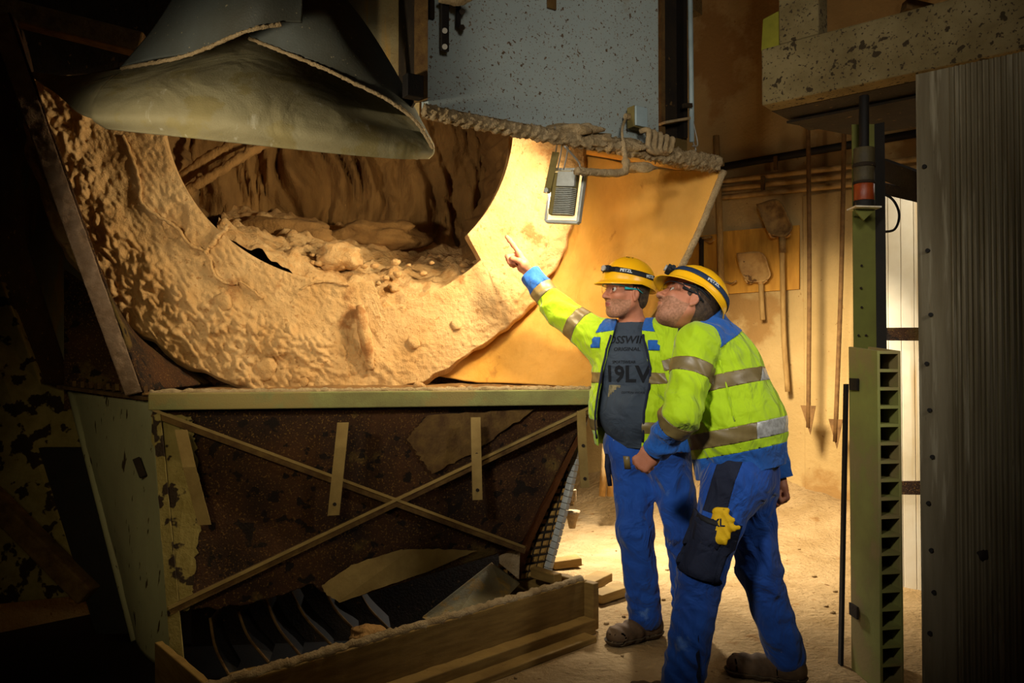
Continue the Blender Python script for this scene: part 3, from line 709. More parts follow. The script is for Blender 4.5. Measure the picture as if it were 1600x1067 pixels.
for k in range(15):
    b = .02 - k * .0082
    pts = [LP(-.03 + .0, b, .026), LP(-.02, b, .044), LP(.02, b, .05), LP(.06, b, .047), LP(.075, b, .026)]
    mb = MB(); mb.prism(pts, lu * .003); mb.build('cooling_fin', 'lamp_grey', fl_)
# bracket
MB().beam(LP(-.068, -.0, .03), LP(-.05, .19, .03), .035, .006, ln).build('bracket', 'lamp_olive', fl_, bv=.002)
MB().cyl(LP(-.066, .01, .036), LP(-.066, .01, .05), .011, 12).build('bolt', 'lamp_grey', fl_)
top = LP(-.05, .19, .03)
for (x, y, q) in ((867, 198, top), (878, 196, LP(-.03, .11, .03)), (888, 200, LP(0, .11, .03))):
    a = cp(x, y, -.06)
    tag(MB().tube(spline([a, a.lerp(q, .5) + Vector((.008, 0, 0)), q], 14), .0035, 6).build('hanging_wire', 'wire', sm=True),
        {867: 'leftmost bare wire holding up the floodlight', 878: 'middle bare wire holding up the floodlight', 888: 'right bare wire holding up the floodlight'}[x], 'wire')
tag(MB().tube(spline([cp(882, 228, -.06), P(905, 255, 3.55), P(903, 270, 3.55), LP(.05, .1, .05)], 24), .005, 6).build('looped_wire', 'wire', sm=True), 'looped wire right of the floodlight top', 'wire')

# ------------------------------------------------------------------ folded rubber skirt
sk = empty('rubber_skirt', P(420, 230, 3.2), 'folded sheet of thick grey rubber belting hanging over the drum mouth', 'rubber sheet')
B_ = loft([px3([(200, 104, 3.42), (300, 75, 3.5), (400, 55, 3.55), (500, 88, 3.6), (600, 148, 3.55), (668, 210, 3.42)]),
           px3([(158, 140, 3.22), (285, 125, 3.2), (400, 130, 3.2), (520, 160, 3.27), (612, 195, 3.34), (676, 225, 3.36)]),
           px3([(143, 180, 3.14), (280, 178, 3.1), (400, 190, 3.1), (520, 208, 3.16), (620, 227, 3.26), (678, 238, 3.34)]),
           px3([(166, 200, 3.2), (280, 213, 3.16), (400, 226, 3.16), (520, 239, 3.2), (620, 248, 3.28), (670, 247, 3.36)])], 90, 50,
          lambda p, u, w: p + Vector((0, -1, 0)) * .006 * fbm(p, 3))
solid(mk('lower_fold', *B_, 'rubber', sk, True), .012)
W_ = loft([px3([(38, 112, 3.62), (110, 120, 3.55), (165, 112, 3.45), (205, 104, 3.42)]), px3([(55, 122, 3.6), (100, 138, 3.48), (130, 145, 3.34), (160, 138, 3.22)]), px3([(66, 130, 3.58), (98, 155, 3.42), (122, 176, 3.28), (146, 186, 3.16)])], 50, 20)
solid(mk('left_wing', *W_, 'rubber', sk, True), .012)
C_l = loft([px3([(380, -60, 3.35), (440, -60, 3.35), (500, -40, 3.38), (560, 25, 3.4), (612, 105, 3.4), (652, 180, 3.4), (676, 226, 3.38)]),
            px3([(385, 0, 3.25), (440, 5, 3.2), (510, 30, 3.2), (560, 85, 3.22), (610, 140, 3.26), (652, 190, 3.32), (677, 230, 3.36)]),
            px3([(390, 60, 3.3), (440, 80, 3.2), (500, 104, 3.16), (550, 128, 3.17), (606, 156, 3.22), (650, 190, 3.28), (677, 232, 3.34)])], 90, 30)
solid(mk('upper_fold', *C_l, 'rubber_dark', sk, True), .012)
A_l = loft([px3([(300, -50, 3.3), (350, -50, 3.1), (410, -50, 3.0), (475, -50, 3.05)]),
            px3([(245, 40, 3.3), (320, 20, 3.08), (400, 0, 2.98), (474, -5, 3.03)]),
            px3([(190, 106, 3.36), (290, 86, 3.15), (385, 48, 3.0), (472, 37, 3.03)])], 70, 40, lambda p, u, w: p + Vector((0, 0, .012 * math.sin(u * 9) * w)))
solid(mk('front_flap', *A_l, 'rubber_dark', sk, True), .014)
m = MB().tube(spline(px3([(390, 60, 3.29), (440, 80, 3.19), (500, 104, 3.15), (550, 128, 3.16), (606, 156, 3.21), (650, 190, 3.27), (677, 232, 3.33)]), 120), .008, 8, .5, 80); m.build('dusty_hem', 'crust', sk, True)
m = MB().tube(spline(px3([(190, 107, 3.35), (290, 87, 3.14), (385, 49, 2.99), (440, 38, 3.0)]), 120), .008, 8, .5, 80); m.build('dusty_hem', 'crust', sk, True)

# ------------------------------------------------------------------ dark machinery on the left
t = tag(MB().beam(P(-60, 0, 3.55), P(225, 72, 3.7), .1, .1).build('overhead_beam', 'rust_bar', bv=.01), 'dark rusty beam crossing the top left corner', 'beam')
t = tag(MB().beam(P(-60, -120, 3.5), P(250, -50, 3.6), .2, .2).build('overhead_duct', 'dark_steel', bv=.02), 'dark duct above the rusty beam in the top left corner', 'duct')
t = tag(MB().prism(px3([(20, 100, 4.7), (75, 180, 4.7), (200, 605, 4.5), (112, 605, 4.5), (40, 380, 4.6)]), (0, .05, 0)).build('leaning_plate', 'dusty_steel', bv=.01), 'dark leaning steel plate left of the hopper flange', 'steel plate')
t = tag(MB().prism(px3([(-60, 430, 4.4), (2, 440, 4.4), (64, 600, 4.4), (128, 620, 4.4), (140, 930, 4.2), (-60, 950, 4.2)]), (0, .05, 0)).build('peeling_plate', 'peeling', bv=.01), 'peeling painted steel plate at the far left', 'steel plate')
t = tag(MB().beam(P(-20, 770, 4.1), P(140, 930, 4.0), .1, .1, Vector((0, 1, 0))).build('diagonal_brace', 'rust_bar', bv=.01), 'diagonal steel brace at the lower left', 'brace')
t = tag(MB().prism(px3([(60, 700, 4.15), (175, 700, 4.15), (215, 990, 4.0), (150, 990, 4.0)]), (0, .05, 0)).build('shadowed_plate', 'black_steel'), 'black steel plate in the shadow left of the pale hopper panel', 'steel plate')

# ================================================================== RIGHT SIDE
# concrete beam: parallel to the rear wall
KP = P(1190, 165, 3.75); KD = WD; KN = WN
def kp(px, py, off=0.0): return onplane(px, py, Vector((KP.x, KP.y, 0)) + KN * off, KN)
kz0 = KP.z
ctb = empty('concrete_beam', KP, 'massive speckled concrete beam running across the upper right', 'beam')
bl = Vector((KP.x, KP.y, 0))
def kk(u, z, off=0): return bl + KD * u + KN * off + UZ * z
m = MB().prism([kk(0, kz0), kk(2.2, kz0), kk(2.2, kz0 + .27), kk(.0, kz0 + .19 if False else kz0 + .27)], KN * -.12); m.build('beam_body', 'concrete_beam', ctb, bv=.008)
m = MB().prism([kk(.085, kz0 + .27), kk(.27, kz0 + .27), kk(.27, kz0 + 1.5), kk(.085, kz0 + 1.5)], KN * -.12); m.build('upright', 'concrete_beam', ctb, bv=.008)
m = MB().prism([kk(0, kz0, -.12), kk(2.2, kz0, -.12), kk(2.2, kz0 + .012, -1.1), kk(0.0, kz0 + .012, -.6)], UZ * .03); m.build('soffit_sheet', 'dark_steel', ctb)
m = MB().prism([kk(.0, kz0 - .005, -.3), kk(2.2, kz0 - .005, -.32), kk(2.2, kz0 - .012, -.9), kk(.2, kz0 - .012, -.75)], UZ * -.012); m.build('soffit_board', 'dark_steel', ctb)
for k in range(2):
    MB().beam(kk(.5 + .5 * k, kz0 + .5, -.5), kk(1.3 + .5 * k, kz0 + .25, -1.2), .06, .05).build('rafter', 'rust_bar', ctb)
tag(MB().prism([kk(-.01, kz0 + .27, -.02), kk(.085, kz0 + .24, -.02), kk(.085, kz0 + .44, -.02), kk(.0, kz0 + .42, -.02)], KN * -.02).build('yellow_plate', 'yellow_flag', bv=.003), 'small yellow green plate left of the concrete upright', 'plate')
tag(MB().tube([kk(.55, kz0 + .55, -.4), kk(1.2, kz0 + .28, -.25)], .06, 14).build('overhead_pipe', 'pipe_dust', sm=True), 'thick dusty pipe slanting behind the concrete beam', 'pipe')

# big corrugated door sheet
cs = empty('corrugated_sheet', P(1500, 1040, 3.1), 'large grey corrugated door sheet with bolt holes along its edge at the right', 'door sheet')
o3 = P(1436, 600, 3.12); o3.z = 0
n_ = 200; v = []; f = []
for i in range(n_):
    s = i / (n_ - 1) * 1.1
    c = .0035 * (1 if (s * 52) % 1 < .5 else -1) if s > .12 else .001 * noise.noise(Vector((s * 40, 0, 0)))
    b = o3 + KD * s + KN * c
    v += [b + UZ * -.02, b + UZ * 2.42]
for i in range(n_ - 1): f.append((2 * i, 2 * i + 2, 2 * i + 3, 2 * i + 1))
solid(mk('sheet_body', v, f, 'door_sheet', cs), .02, -1)
for k, z in enumerate([2.05, 1.72, 1.47, 1.28, 1.1, .92, .74, .56, .4, .24]):
    a = o3 + KD * (.03 + .008 * ((k * 7) % 3)) + UZ * z; MB().cyl(a + KN * .001, a + KN * .012, .008, 10).build('bolt', 'black_steel', cs)
rock('dent', o3 + KD * .22 + UZ * .57 + KN * .0, .03, (1, .25, .7), 'socket', cs, 3, 3)
# post
po = empty('green_post', P(1353, 1067, 3.42), 'olive green steel post behind the hollow panel', 'post')
p0 = P(1335, 600, 3.45); p0.z = 0; pd = Vector((1, -.05, 0)).normalized()
ptop = P(1335, 230, 3.45).z + .1
MB().prism([p0 + UZ * 0, p0 + pd * .095, p0 + pd * .095 + UZ * ptop, p0 + UZ * ptop], (0, .006, 0)).build('post_face', 'green_post', po)
MB().prism([p0 + pd * .095, p0 + pd * .125 + Vector((0, -.03, 0)), p0 + pd * .125 + Vector((0, -.03, 0)) + UZ * ptop, p0 + pd * .095 + UZ * ptop], (0.004, .01, 0)).build('post_flange', 'black_steel', po)
MB().beam(p0 + Vector((-.002, 0, 0)), p0 + Vector((-.002, 0, ptop - .3)), .006, .012).build('post_lip', 'sheet_white', po)
for (x, y) in ((1341, 524), (1353, 524), (1345, 450), (1346, 480), (1346, 415)):
    a = P(x, y, 3.44); MB().cyl(a, a + Vector((0, -.004, 0)), .005, 8).build('bolt_hole', 'socket', po)
# hollow panel (door leaf with square cells)
hpn = empty('hollow_panel', P(1370, 1067, 3.2), 'upright olive hollow core panel showing a ladder of square cells', 'panel')
q0 = P(1328, 800, 3.36); q0.z = 0; q1 = P(1373, 800, 3.12); q1.z = 0; q2 = q1 + (P(1410, 800, 3.14) - P(1373, 800, 3.12)) ; q2.z = 0
zt = P(1370, 548, 3.12).z
nrm = (q1 - q0).cross(UZ).normalized()
bk_ = Vector((q2.x - q1.x, q2.y - q1.y, 0))
MB().prism([q0, q1, q1 + UZ * zt, q0 + UZ * (zt + .02)], bk_ * .12).build('front_skin', 'green_door', hpn, bv=.002)
MB().prism([q0 + bk_ * .88, q1 + bk_ * .88, q1 + bk_ * .88 + UZ * zt, q0 + bk_ * .88 + UZ * (zt + .02)], bk_ * .12).build('rear_skin', 'green_door', hpn, bv=.002)
pitch = 28.6 / F * 3.12; z = zt
while z > -.0:
    MB().prism([q1 + bk_ * .1 + UZ * (z - .012), q1 + bk_ * .9 + UZ * (z - .012), q1 + bk_ * .9 + UZ * z, q1 + bk_ * .1 + UZ * z], (q0 - q1) * .99).build('cell_wall', 'green_door', hpn)
    z -= pitch
MB().prism([q1.lerp(q0, .5) + bk_ * .1, q1.lerp(q0, .5) + bk_ * .9, q1.lerp(q0, .5) + bk_ * .9 + UZ * (zt - .01), q1.lerp(q0, .5) + bk_ * .1 + UZ * (zt - .01)], (q0 - q1) * .01).build('cell_back', 'socket', hpn)
for y in (600, 950):
    a = P(1328, y, 3.33); hg = MB().beam(a, a + (q1 - q0).normalized() * .07, .01, .05).build('hinge', 'dark_steel', hpn, bv=.002)
    MB().beam(a + Vector((-.012, 0, -.035)), a + Vector((-.012, 0, .035)), .016, .016).build('hinge_pin', 'black_steel', hpn)
    for k in range(3):
        b = a + (q1 - q0).normalized() * (.015 + .02 * k) + Vector((0, -.008, 0)); MB().cyl(b, b + Vector((0, -.004, 0)), .004, 8).build('rivet', 'wire', hpn)
tag(MB().beam(P(1322, 600, 3.5), P(1313, 1067, 3.4), .012, .03, Vector((0, 1, 0))).build('door_strip', 'black_steel'), 'thin black strip along the left edge of the hollow panel', 'strip')
# white sheeting behind
s0 = P(1368, 400, 4.6); s1 = P(1470, 400, 4.35)
ws = empty('white_door', Vector((s0.x, s0.y, 0)), 'tall white plastic plank door behind the green post', 'door')
for k in range(5):
    a = s0.lerp(s1, k / 5 + .004); b = s0.lerp(s1, (k + 1) / 5 - .004)
    MB().prism([Vector((a.x, a.y, .0)), Vector((b.x, b.y, .0)), Vector((b.x, b.y, 2.25)), Vector((a.x, a.y, 2.25))], (0, .02, 0)).build('plank', 'sheet_white', ws, bv=.003)
for (y, h) in ((522, .07), (762, .07), (1010, .09)):
    MB().beam(P(1372, y, 4.4), P(1450, y, 4.2), .03, h).build('cross_rail', 'rust', ws)
for (a, b, h, nm) in (((1375, 262, 3.9), (1450, 290, 3.6), .09, 'thick dark steel beam right of the warning beacon'), ((1375, 293, 3.9), (1450, 310, 3.6), .05, 'thin dark steel bar under the thick beam right of the beacon')):
    tag(MB().beam(P(*a), P(*b), .05, h).build('steel_bar', 'dark_steel'), nm, 'steel bar')
tag(MB().tube(spline(px3([(1375, 300, 3.75), (1395, 312, 3.7), (1405, 335, 3.7), (1398, 358, 3.7), (1377, 363, 3.75)]), 30), .006, 8).build('cable_loop', 'black_steel', sm=True), 'black cable loop standing out right of the green post', 'cable')
# beacon
be = empty('warning_beacon', P(1350, 340, 3.35), 'dark stacked warning beacon with amber segments hung under the beam', 'beacon')
def seg(y0, y1, r, m, nm): MB().cyl(P(1350, y0, 3.33), P(1350, y1, 3.33), r, 24).build(nm, m, be, True, .002)
seg(150, 232, .02, 'black_steel', 'stem'); seg(232, 256, .042, 'beacon_dark', 'cap'); seg(256, 262, .046, 'dark_steel', 'ring'); seg(262, 284, .042, 'beacon_dark', 'upper_segment')
seg(284, 288, .045, 'dark_steel', 'ring'); seg(288, 314, .041, 'amber', 'amber_segment'); seg(314, 324, .043, 'black_steel', 'base_ring')
MB().beam(P(1330, 325, 3.33), P(1370, 326, 3.33), .09, .006).build('bracket_plate', 'sheet_white', be)
MB().prism(px3([(1334, 327, 3.33), (1368, 327, 3.33), (1350, 344, 3.33)]), (0, .01, 0)).build('bracket_gusset', 'green_post', be)

# pipes along the rear wall
def wallpipe(a, b, r, m, lab, off=.07):
    tag(MB().tube([wallpt(*a, off), wallpt(*b, off)], r, 12).build('wall_pipe', m, sm=True), lab, 'pipe')
wallpipe((1040, 276), (1480, 200), .03, 'black_steel', 'black pipe running along the rear wall above the pale conduits')
wallpipe((1040, 293), (1480, 243), .022, 'pipe_dust', 'topmost of the three pale conduits on the rear wall')
wallpipe((1040, 305), (1480, 258), .022, 'pipe_dust', 'middle of the three pale conduits on the rear wall')
wallpipe((1040, 317), (1480, 273), .022, 'pipe_dust', 'lowest of the three pale conduits on the rear wall')
for (x, y, lab) in ((1212, 252, 'bracket clamping the black pipe to the rear wall'), (1192, 283, 'bracket clamping the pale conduits to the rear wall')):
    tag(MB().beam(wallpt(x, y - 8, .11), wallpt(x, y + 14, .11), .03, .02, WN).build('pipe_bracket', 'rust_bar', bv=.003), lab, 'bracket')
# tool board
tb = empty('tool_board', wallpt(1190, 458, .0), 'orange plywood tool board fixed to the rear wall', 'board')
MB().prism([wallpt(1130, 362, .03), wallpt(1250, 352, .03), wallpt(1250, 452, .03), wallpt(1130, 460, .03)], WN * .02).build('plywood_panel', 'plywood', tb, bv=.002)
MB().prism([wallpt(1062, 372, .03), wallpt(1122, 366, .03), wallpt(1122, 425, .03), wallpt(1062, 428, .03)], WN * .02).build('plywood_panel', 'plywood', tb, bv=.002)
MB().beam(wallpt(1055, 430, .05), wallpt(1125, 426, .05), .02, .03, WN).build('batten', 'handle_wood', tb)
for (x, y) in ((1096, 376), (1130, 441), (1178, 440), (1215, 368)):
    mb = MB(); mb.tube(spline([wallpt(x - 14, y - 4, .17), wallpt(x - 8, y + 3, .13), wallpt(x + 4, y, .06), wallpt(x + 14, y + 2, .13), wallpt(x + 20, y - 2, .17)], 18), .008, 8); mb.build('hook', 'shovel_metal', tb, True)
def shovel(blade, hn, label, m, off=.12):
    t = empty('shovel', wallpt(*hn[-1], off), label, 'shovel')
    pts = [wallpt(x, y, off) for x, y in blade]
    c = sum(pts, Vector()) / len(pts)
    ring2 = spline(pts + [pts[0]], 40)[:-1]; vv = []; ff = []; K = len(ring2)
    for r in range(1, 9):
        for p in ring2: q = c.lerp(p, r / 8); vv.append(q + WN * .03 * (r / 8) ** 2)
    vv.append(c); ci = len(vv) - 1
    for r in range(7):
        for k in range(K): ff.append((r * K + k, r * K + (k + 1) % K, (r + 1) * K + (k + 1) % K, (r + 1) * K + k))
    for k in range(K): ff.append((ci, (k + 1) % K, k))
    solid(mk('blade', vv, ff, m, t, True), .006)
    MB().tube(spline([wallpt(x, y, off) for x, y in hn], 20), .02, 12).build('handle', 'handle_wood', t, True)
    MB().tube([wallpt(hn[0][0], hn[0][1], off), wallpt(hn[0][0], hn[0][1], off).lerp(wallpt(hn[-1][0], hn[-1][1], off), .12)], .026, 12).build('socket_collar', m, t, True)
shovel([(1184, 320), (1218, 313), (1236, 345), (1240, 358), (1228, 370), (1205, 366), (1194, 345)], [(1222, 366), (1223, 450), (1225, 530), (1231, 612)], 'long handled shovel with a stained blade hung highest on the board', 'shovel_dark')
shovel([(1153, 396), (1192, 395), (1204, 420), (1206, 432), (1196, 440), (1172, 440), (1160, 425)], [(1189, 436), (1190, 470), (1192, 500)], 'short handled shovel with a pale flat blade below the stained one', 'shovel_metal')
tag(MB().tube([wallpt(1119, 212, .12), wallpt(1124, 330, .12), wallpt(1130, 560, .12)], .026, 12).build('wooden_pole', 'handle_wood', sm=True), 'long wooden pole leaning upright at the left of the tool board', 'pole')
t = empty('scraper', wallpt(1097, 440, .1), 'dark handled scraper hooked at the left panel of the tool board', 'scraper')
MB().tube([wallpt(1096, 372, .12), wallpt(1096, 470, .12)], .02, 10).build('handle', 'dark_steel', t, True)
MB().beam(wallpt(1084, 374, .12), wallpt(1112, 370, .12), .02, .03, WN).build('scraper_head', 'shovel_dark', t, bv=.003)
def rod(a, b, tipw, lab, off):
    t = empty('long_scraper', wallpt(*b, off), lab, 'scraper')
    A_ = wallpt(*a, off); B2 = wallpt(*b, off)
    MB().tube(spline([A_, A_.lerp(B2, .5) + WD * .01, B2], 12), .016, 10).build('rod', 'rusty_rod', t, True)
    d = (B2 - A_).normalized()
    MB().prism([B2 - WD * tipw - d * .16, B2 + WD * tipw - d * .16, B2 + d * .05 + WD * tipw * .3], WN * .006).build('pointed_blade', 'rusty_rod', t)
rod((1262, 150), (1263, 668), .055, 'long rusty scraper with pointed blade, the left one of the leaning pair', .3)
rod((1320, 150), (1305, 690), .05, 'long rusty scraper with pointed blade, the right one near the green post', .3)

# things seen between the hopper and the men
t = empty('pale_duct', P(955, 770, 6.6), 'pale dusty ribbed duct standing behind the pointing man', 'duct')
for k in range(2):
    MB().tube([P(950 + k * 12, 640, 6.0), P(941 + k * 12, 775, 6.0)], .026, 14).build('duct_rib', 'pipe_dust', t, True)
t = empty('jack_leg', P(893, 822, 4.9), 'small pale screw jack foot standing on the sand behind the hopper', 'jack')
MB().tube([P(893, 700, 4.9), P(893, 790, 4.9)], .016, 12).build('jack_rod', 'crust', t, True)
MB().cyl(P(893, 765, 4.9), P(893, 782, 4.9), .03, 12).build('jack_collar', 'crust', t)
MB().tube([P(894, 798, 4.9), P(894, 803, 4.9), P(894, 812, 4.9), P(894, 825, 4.9)], [.05, .045, .03, .02], 14).build('jack_base', 'crust', t, True)

# loose stones on the floor
rs = random.Random(3)
for i in range(60):
    x = rs.uniform(-.2, 2.0); y = rs.uniform(2.9, 5.6)
    if .3 < x < 1.4 and y < 3.9 and rs.random() < .7: continue
    tag(rock('floor_pebble', Vector((x, y, fh(x, y) + .004)), rs.uniform(.006, .018), (1, 1, .6), 'floor_sand', sub=1, seed=i), 'small pebble lying on the sandy floor', 'pebble', 'pebbles scattered on the sandy floor')
# ================================================================== PEOPLE
V3 = lambda *a: np.array(a, float)
def nrm(v): v = np.asarray(v, float); return v / np.linalg.norm(v)
def sdcone(p, a, b, ra, rb, flat=None):
    a = np.asarray(a, float); b = np.asarray(b, float); ab = b - a; L2 = ab @ ab + 1e-12
    t = np.clip(((p - a) @ ab) / L2, 0, 1); q = p - a - t[..., None] * ab
    s = 1.0
    if flat is not None:
        n_, s = flat; n_ = nrm(n_); q = q + (q @ n_)[..., None] * n_ * (1 / s - 1)
    return (np.sqrt((q * q).sum(-1)) - (ra + t * (rb - ra))) * min(1, s)
def sdell(p, c, r, R=None):
    q = p - np.asarray(c)
    if R is not None: q = q @ R
    r = np.asarray(r, float); k0 = np.sqrt(((q / r) ** 2).sum(-1)); k1 = np.sqrt(((q / (r * r)) ** 2).sum(-1)) + 1e-9
    return k0 * (k0 - 1) / k1
def smin(a, b, k):
    h = np.maximum(k - np.abs(a - b), 0) / k; return np.minimum(a, b) - h * h * k * .25
def smax(a, b, k): return -smin(-a, -b, k)
def fold(p, fr, ph=0.):
    """ridged wrinkles: -1..1, sharp crests"""
    x, y, z = p[..., 0], p[..., 1], p[..., 2]
    w1 = np.sin(fr * .33 * x + ph) + .7 * np.sin(fr * .29 * y + 1.7 * ph + .8); w2 = np.sin(fr * .21 * z + 2.1 * ph) + .5 * np.sin(fr * .4 * (x + y))
    a = np.sin(fr * .8 * z + fr * .45 * x + 1.8 * w1 + .6 * w2); b = np.sin(fr * .45 * z - fr * .6 * y + 1.5 * w2 + ph)
    return -(1 - 2 * np.abs(a)) * (.5 + .5 * np.sin(fr * .17 * (x - y) + ph + w1)) * .7 - .5 * (1 - 2 * np.abs(b)) * (.5 + .5 * w2 / 1.5)
class Shape:
    def __init__(s): s.g = []
    def add(s, fn, c, r, k=.02, op='u'): s.g.append((fn, np.asarray(c, float), r, k, op)); return s
    def cone(s, a, b, ra, rb, k=.03, flat=None, op='u'):
        a = np.asarray(a, float); b = np.asarray(b, float); fl = 1 / flat[1] if flat and flat[1] < 1 else (flat[1] if flat else 1)
        return s.add(lambda p: sdcone(p, a, b, ra, rb, flat), (a + b) / 2, np.linalg.norm(a - b) / 2 + max(ra, rb) * (flat[1] if flat and flat[1] > 1 else 1), k, op)
    def ell(s, c, r, R=None, k=.02, op='u'): return s.add(lambda p: sdell(p, c, r, R), c, max(r), k, op)
    def ev(s, P, bc=None, br=0):
        d = np.ones(P.shape[:-1])
        for fn, c, r, k, op in s.g:
            if op == 'd':
                if bc is None: d = d + fn(P)
                else:
                    m = np.sqrt(((bc - c) ** 2).sum(-1)) < r + br
                    if m.any(): d[m] = d[m] + fn(P[m])
                continue
            if bc is None: m = None
            else:
                m = np.sqrt(((bc - c) ** 2).sum(-1)) < r + br * 1.0 + k + .03
                if not m.any(): continue
            p = P if m is None else P[m]; e = fn(p); o_ = d if m is None else d[m]
            if op == 'u': x = smin(o_, e, k)
            else: x = smax(o_, -e, k)
            if m is None: d = x
            else: d[m] = x
        return d
def mesh_sdf(shape, lo, hi, h, B=8):
    lo = np.asarray(lo, float); hi = np.asarray(hi, float); bs = B * h
    n = np.ceil((hi - lo) / bs).astype(int)
    ii = np.stack(np.meshgrid(*[np.arange(k) for k in n], indexing='ij'), -1).reshape(-1, 3)
    bc = lo + (ii + .5) * bs; br = bs * .87
    d = shape.ev(bc[:, None, :], bc, br)[:, 0]
    act = np.abs(d) < br * 1.35 + .012
    ii = ii[act]; bc = bc[act]
    g = np.arange(B + 1); G = np.stack(np.meshgrid(g, g, g, indexing='ij'), -1).reshape(-1, 3)
    D = np.empty((len(ii), (B + 1) ** 3))
    for s in range(0, len(ii), 400):
        q = lo + (ii[s:s + 400, None, :] * B + G[None]) * h
        D[s:s + 400] = shape.ev(q, bc[s:s + 400], br)
    D = D.reshape(-1, B + 1, B + 1, B + 1)
    N = (n * B + 2).astype(np.int64)
    corners = [D[:, a:a + B, b:b + B, c:c + B] for a in (0, 1) for b in (0, 1) for c in (0, 1)]
    S = np.stack(corners, -1); ins = S < 0; cnt = ins.sum(-1); sel = (cnt > 0) & (cnt < 8)
    bi, x, y, z = np.nonzero(sel); val = S[bi, x, y, z]
    cell = ii[bi] * B + np.stack([x, y, z], -1)
    acc = np.zeros((len(cell), 3)); w = np.zeros(len(cell))
    C8 = np.array([(a, b, c) for a in (0, 1) for b in (0, 1) for c in (0, 1)], float)
    for i in range(8):
        for j in range(i + 1, 8):
            if abs(C8[i] - C8[j]).sum() != 1: continue
            a, b = val[:, i], val[:, j]; m = (a < 0) != (b < 0); t = np.where(m, a / np.where(m, a - b, 1), 0)
            acc += np.where(m[:, None], C8[i] + t[:, None] * (C8[j] - C8[i]), 0); w += m
    V = lo + (cell + acc / w[:, None]) * h
    key = (cell[:, 0] * N[1] + cell[:, 1]) * N[2] + cell[:, 2]
    o_ = np.argsort(key); ks = key[o_]
    faces = []
    for ax, ci in ((0, 4), (1, 2), (2, 1)):
        a, b = val[:, 0], val[:, ci]; m = (a < 0) != (b < 0); c = cell[m]; flip = (a[m] < 0)
        u, v_ = [(1, 2), (2, 0), (0, 1)][ax]
        quad = []
        for (du, dv) in ((0, 0), (1, 0), (1, 1), (0, 1)):
            q = c.copy(); q[:, u] -= du; q[:, v_] -= dv; k = (q[:, 0] * N[1] + q[:, 1]) * N[2] + q[:, 2]
            p = np.searchsorted(ks, k); p = np.minimum(p, len(ks) - 1); ok = ks[p] == k; quad.append(np.where(ok, o_[p], -1))
        Q = np.stack(quad, -1); Q = np.where(flip[:, None], Q, Q[:, ::-1]); Q = Q[(Q >= 0).all(-1)]; faces.append(Q)
    Q = np.concatenate(faces)
    return V, np.concatenate([Q[:, [0, 1, 2]], Q[:, [0, 2, 3]]])
def split(V, T, s):
    """cut a triangle mesh where the per-vertex field s changes sign: returns (s<0 part, s>=0 part)"""
    neg = s < 0; k = neg[T].sum(1); V2 = list(V); s = s
    outN = [T[k == 3]]; outP = [T[k == 0]]; cache = {}; ln, lp_ = [], []; extra = []
    nv = len(V)
    def cutp(a, b):
        kk_ = (a, b) if a < b else (b, a)
        if kk_ in cache: return cache[kk_]
        t = s[a] / (s[a] - s[b]); extra.append(V[a] + (V[b] - V[a]) * t); cache[kk_] = nv + len(extra) - 1; return cache[kk_]
    for t in T[(k == 1) | (k == 2)].tolist():
        ng = [neg[i] for i in t]; lone = ng.index(True) if sum(ng) == 1 else ng.index(False)
        a, b, c = t[lone], t[(lone + 1) % 3], t[(lone + 2) % 3]; ab, ac = cutp(a, b), cutp(a, c)
        A_ = [(a, ab, ac)]; B2 = [(ab, b, c), (ab, c, ac)]
        if neg[a]: ln += A_; lp_ += B2
        else: lp_ += A_; ln += B2
    VV = np.concatenate([V, np.array(extra)]) if extra else V
    def pack(parts, l):
        F_ = np.concatenate(parts + ([np.array(l)] if l else [])); 
        if len(F_) == 0: return np.zeros((0, 3)), np.zeros((0, 3), int)
        u, inv = np.unique(F_, return_inverse=True); return VV[u], inv.reshape(-1, 3)
    return pack(outN, ln), pack(outP, lp_)
def npmesh(name, V, T, m, parent=None, th=0, off=0):
    me = bpy.data.meshes.new(name); me.vertices.add(len(V)); me.vertices.foreach_set('co', np.ascontiguousarray(V, dtype=np.float32).ravel())
    me.loops.add(len(T) * 3); me.loops.foreach_set('vertex_index', np.ascontiguousarray(T, dtype=np.int32).ravel())
    me.polygons.add(len(T)); me.polygons.foreach_set('loop_start', np.arange(0, len(T) * 3, 3, dtype=np.int32))
    me.polygons.foreach_set('loop_total', np.full(len(T), 3, dtype=np.int32)); me.update(calc_edges=True); me.materials.append(M(m)); smooth(me)
    o = bpy.data.objects.new(name, me); COL.objects.link(o)
    if parent: setpar(o, parent)
    if th: solid(o, th, off)
    return o
def basis(f, up=(0, 0, 1)):
    f = nrm(f); l = nrm(np.cross(up, f)); u = np.cross(f, l); return f, l, u

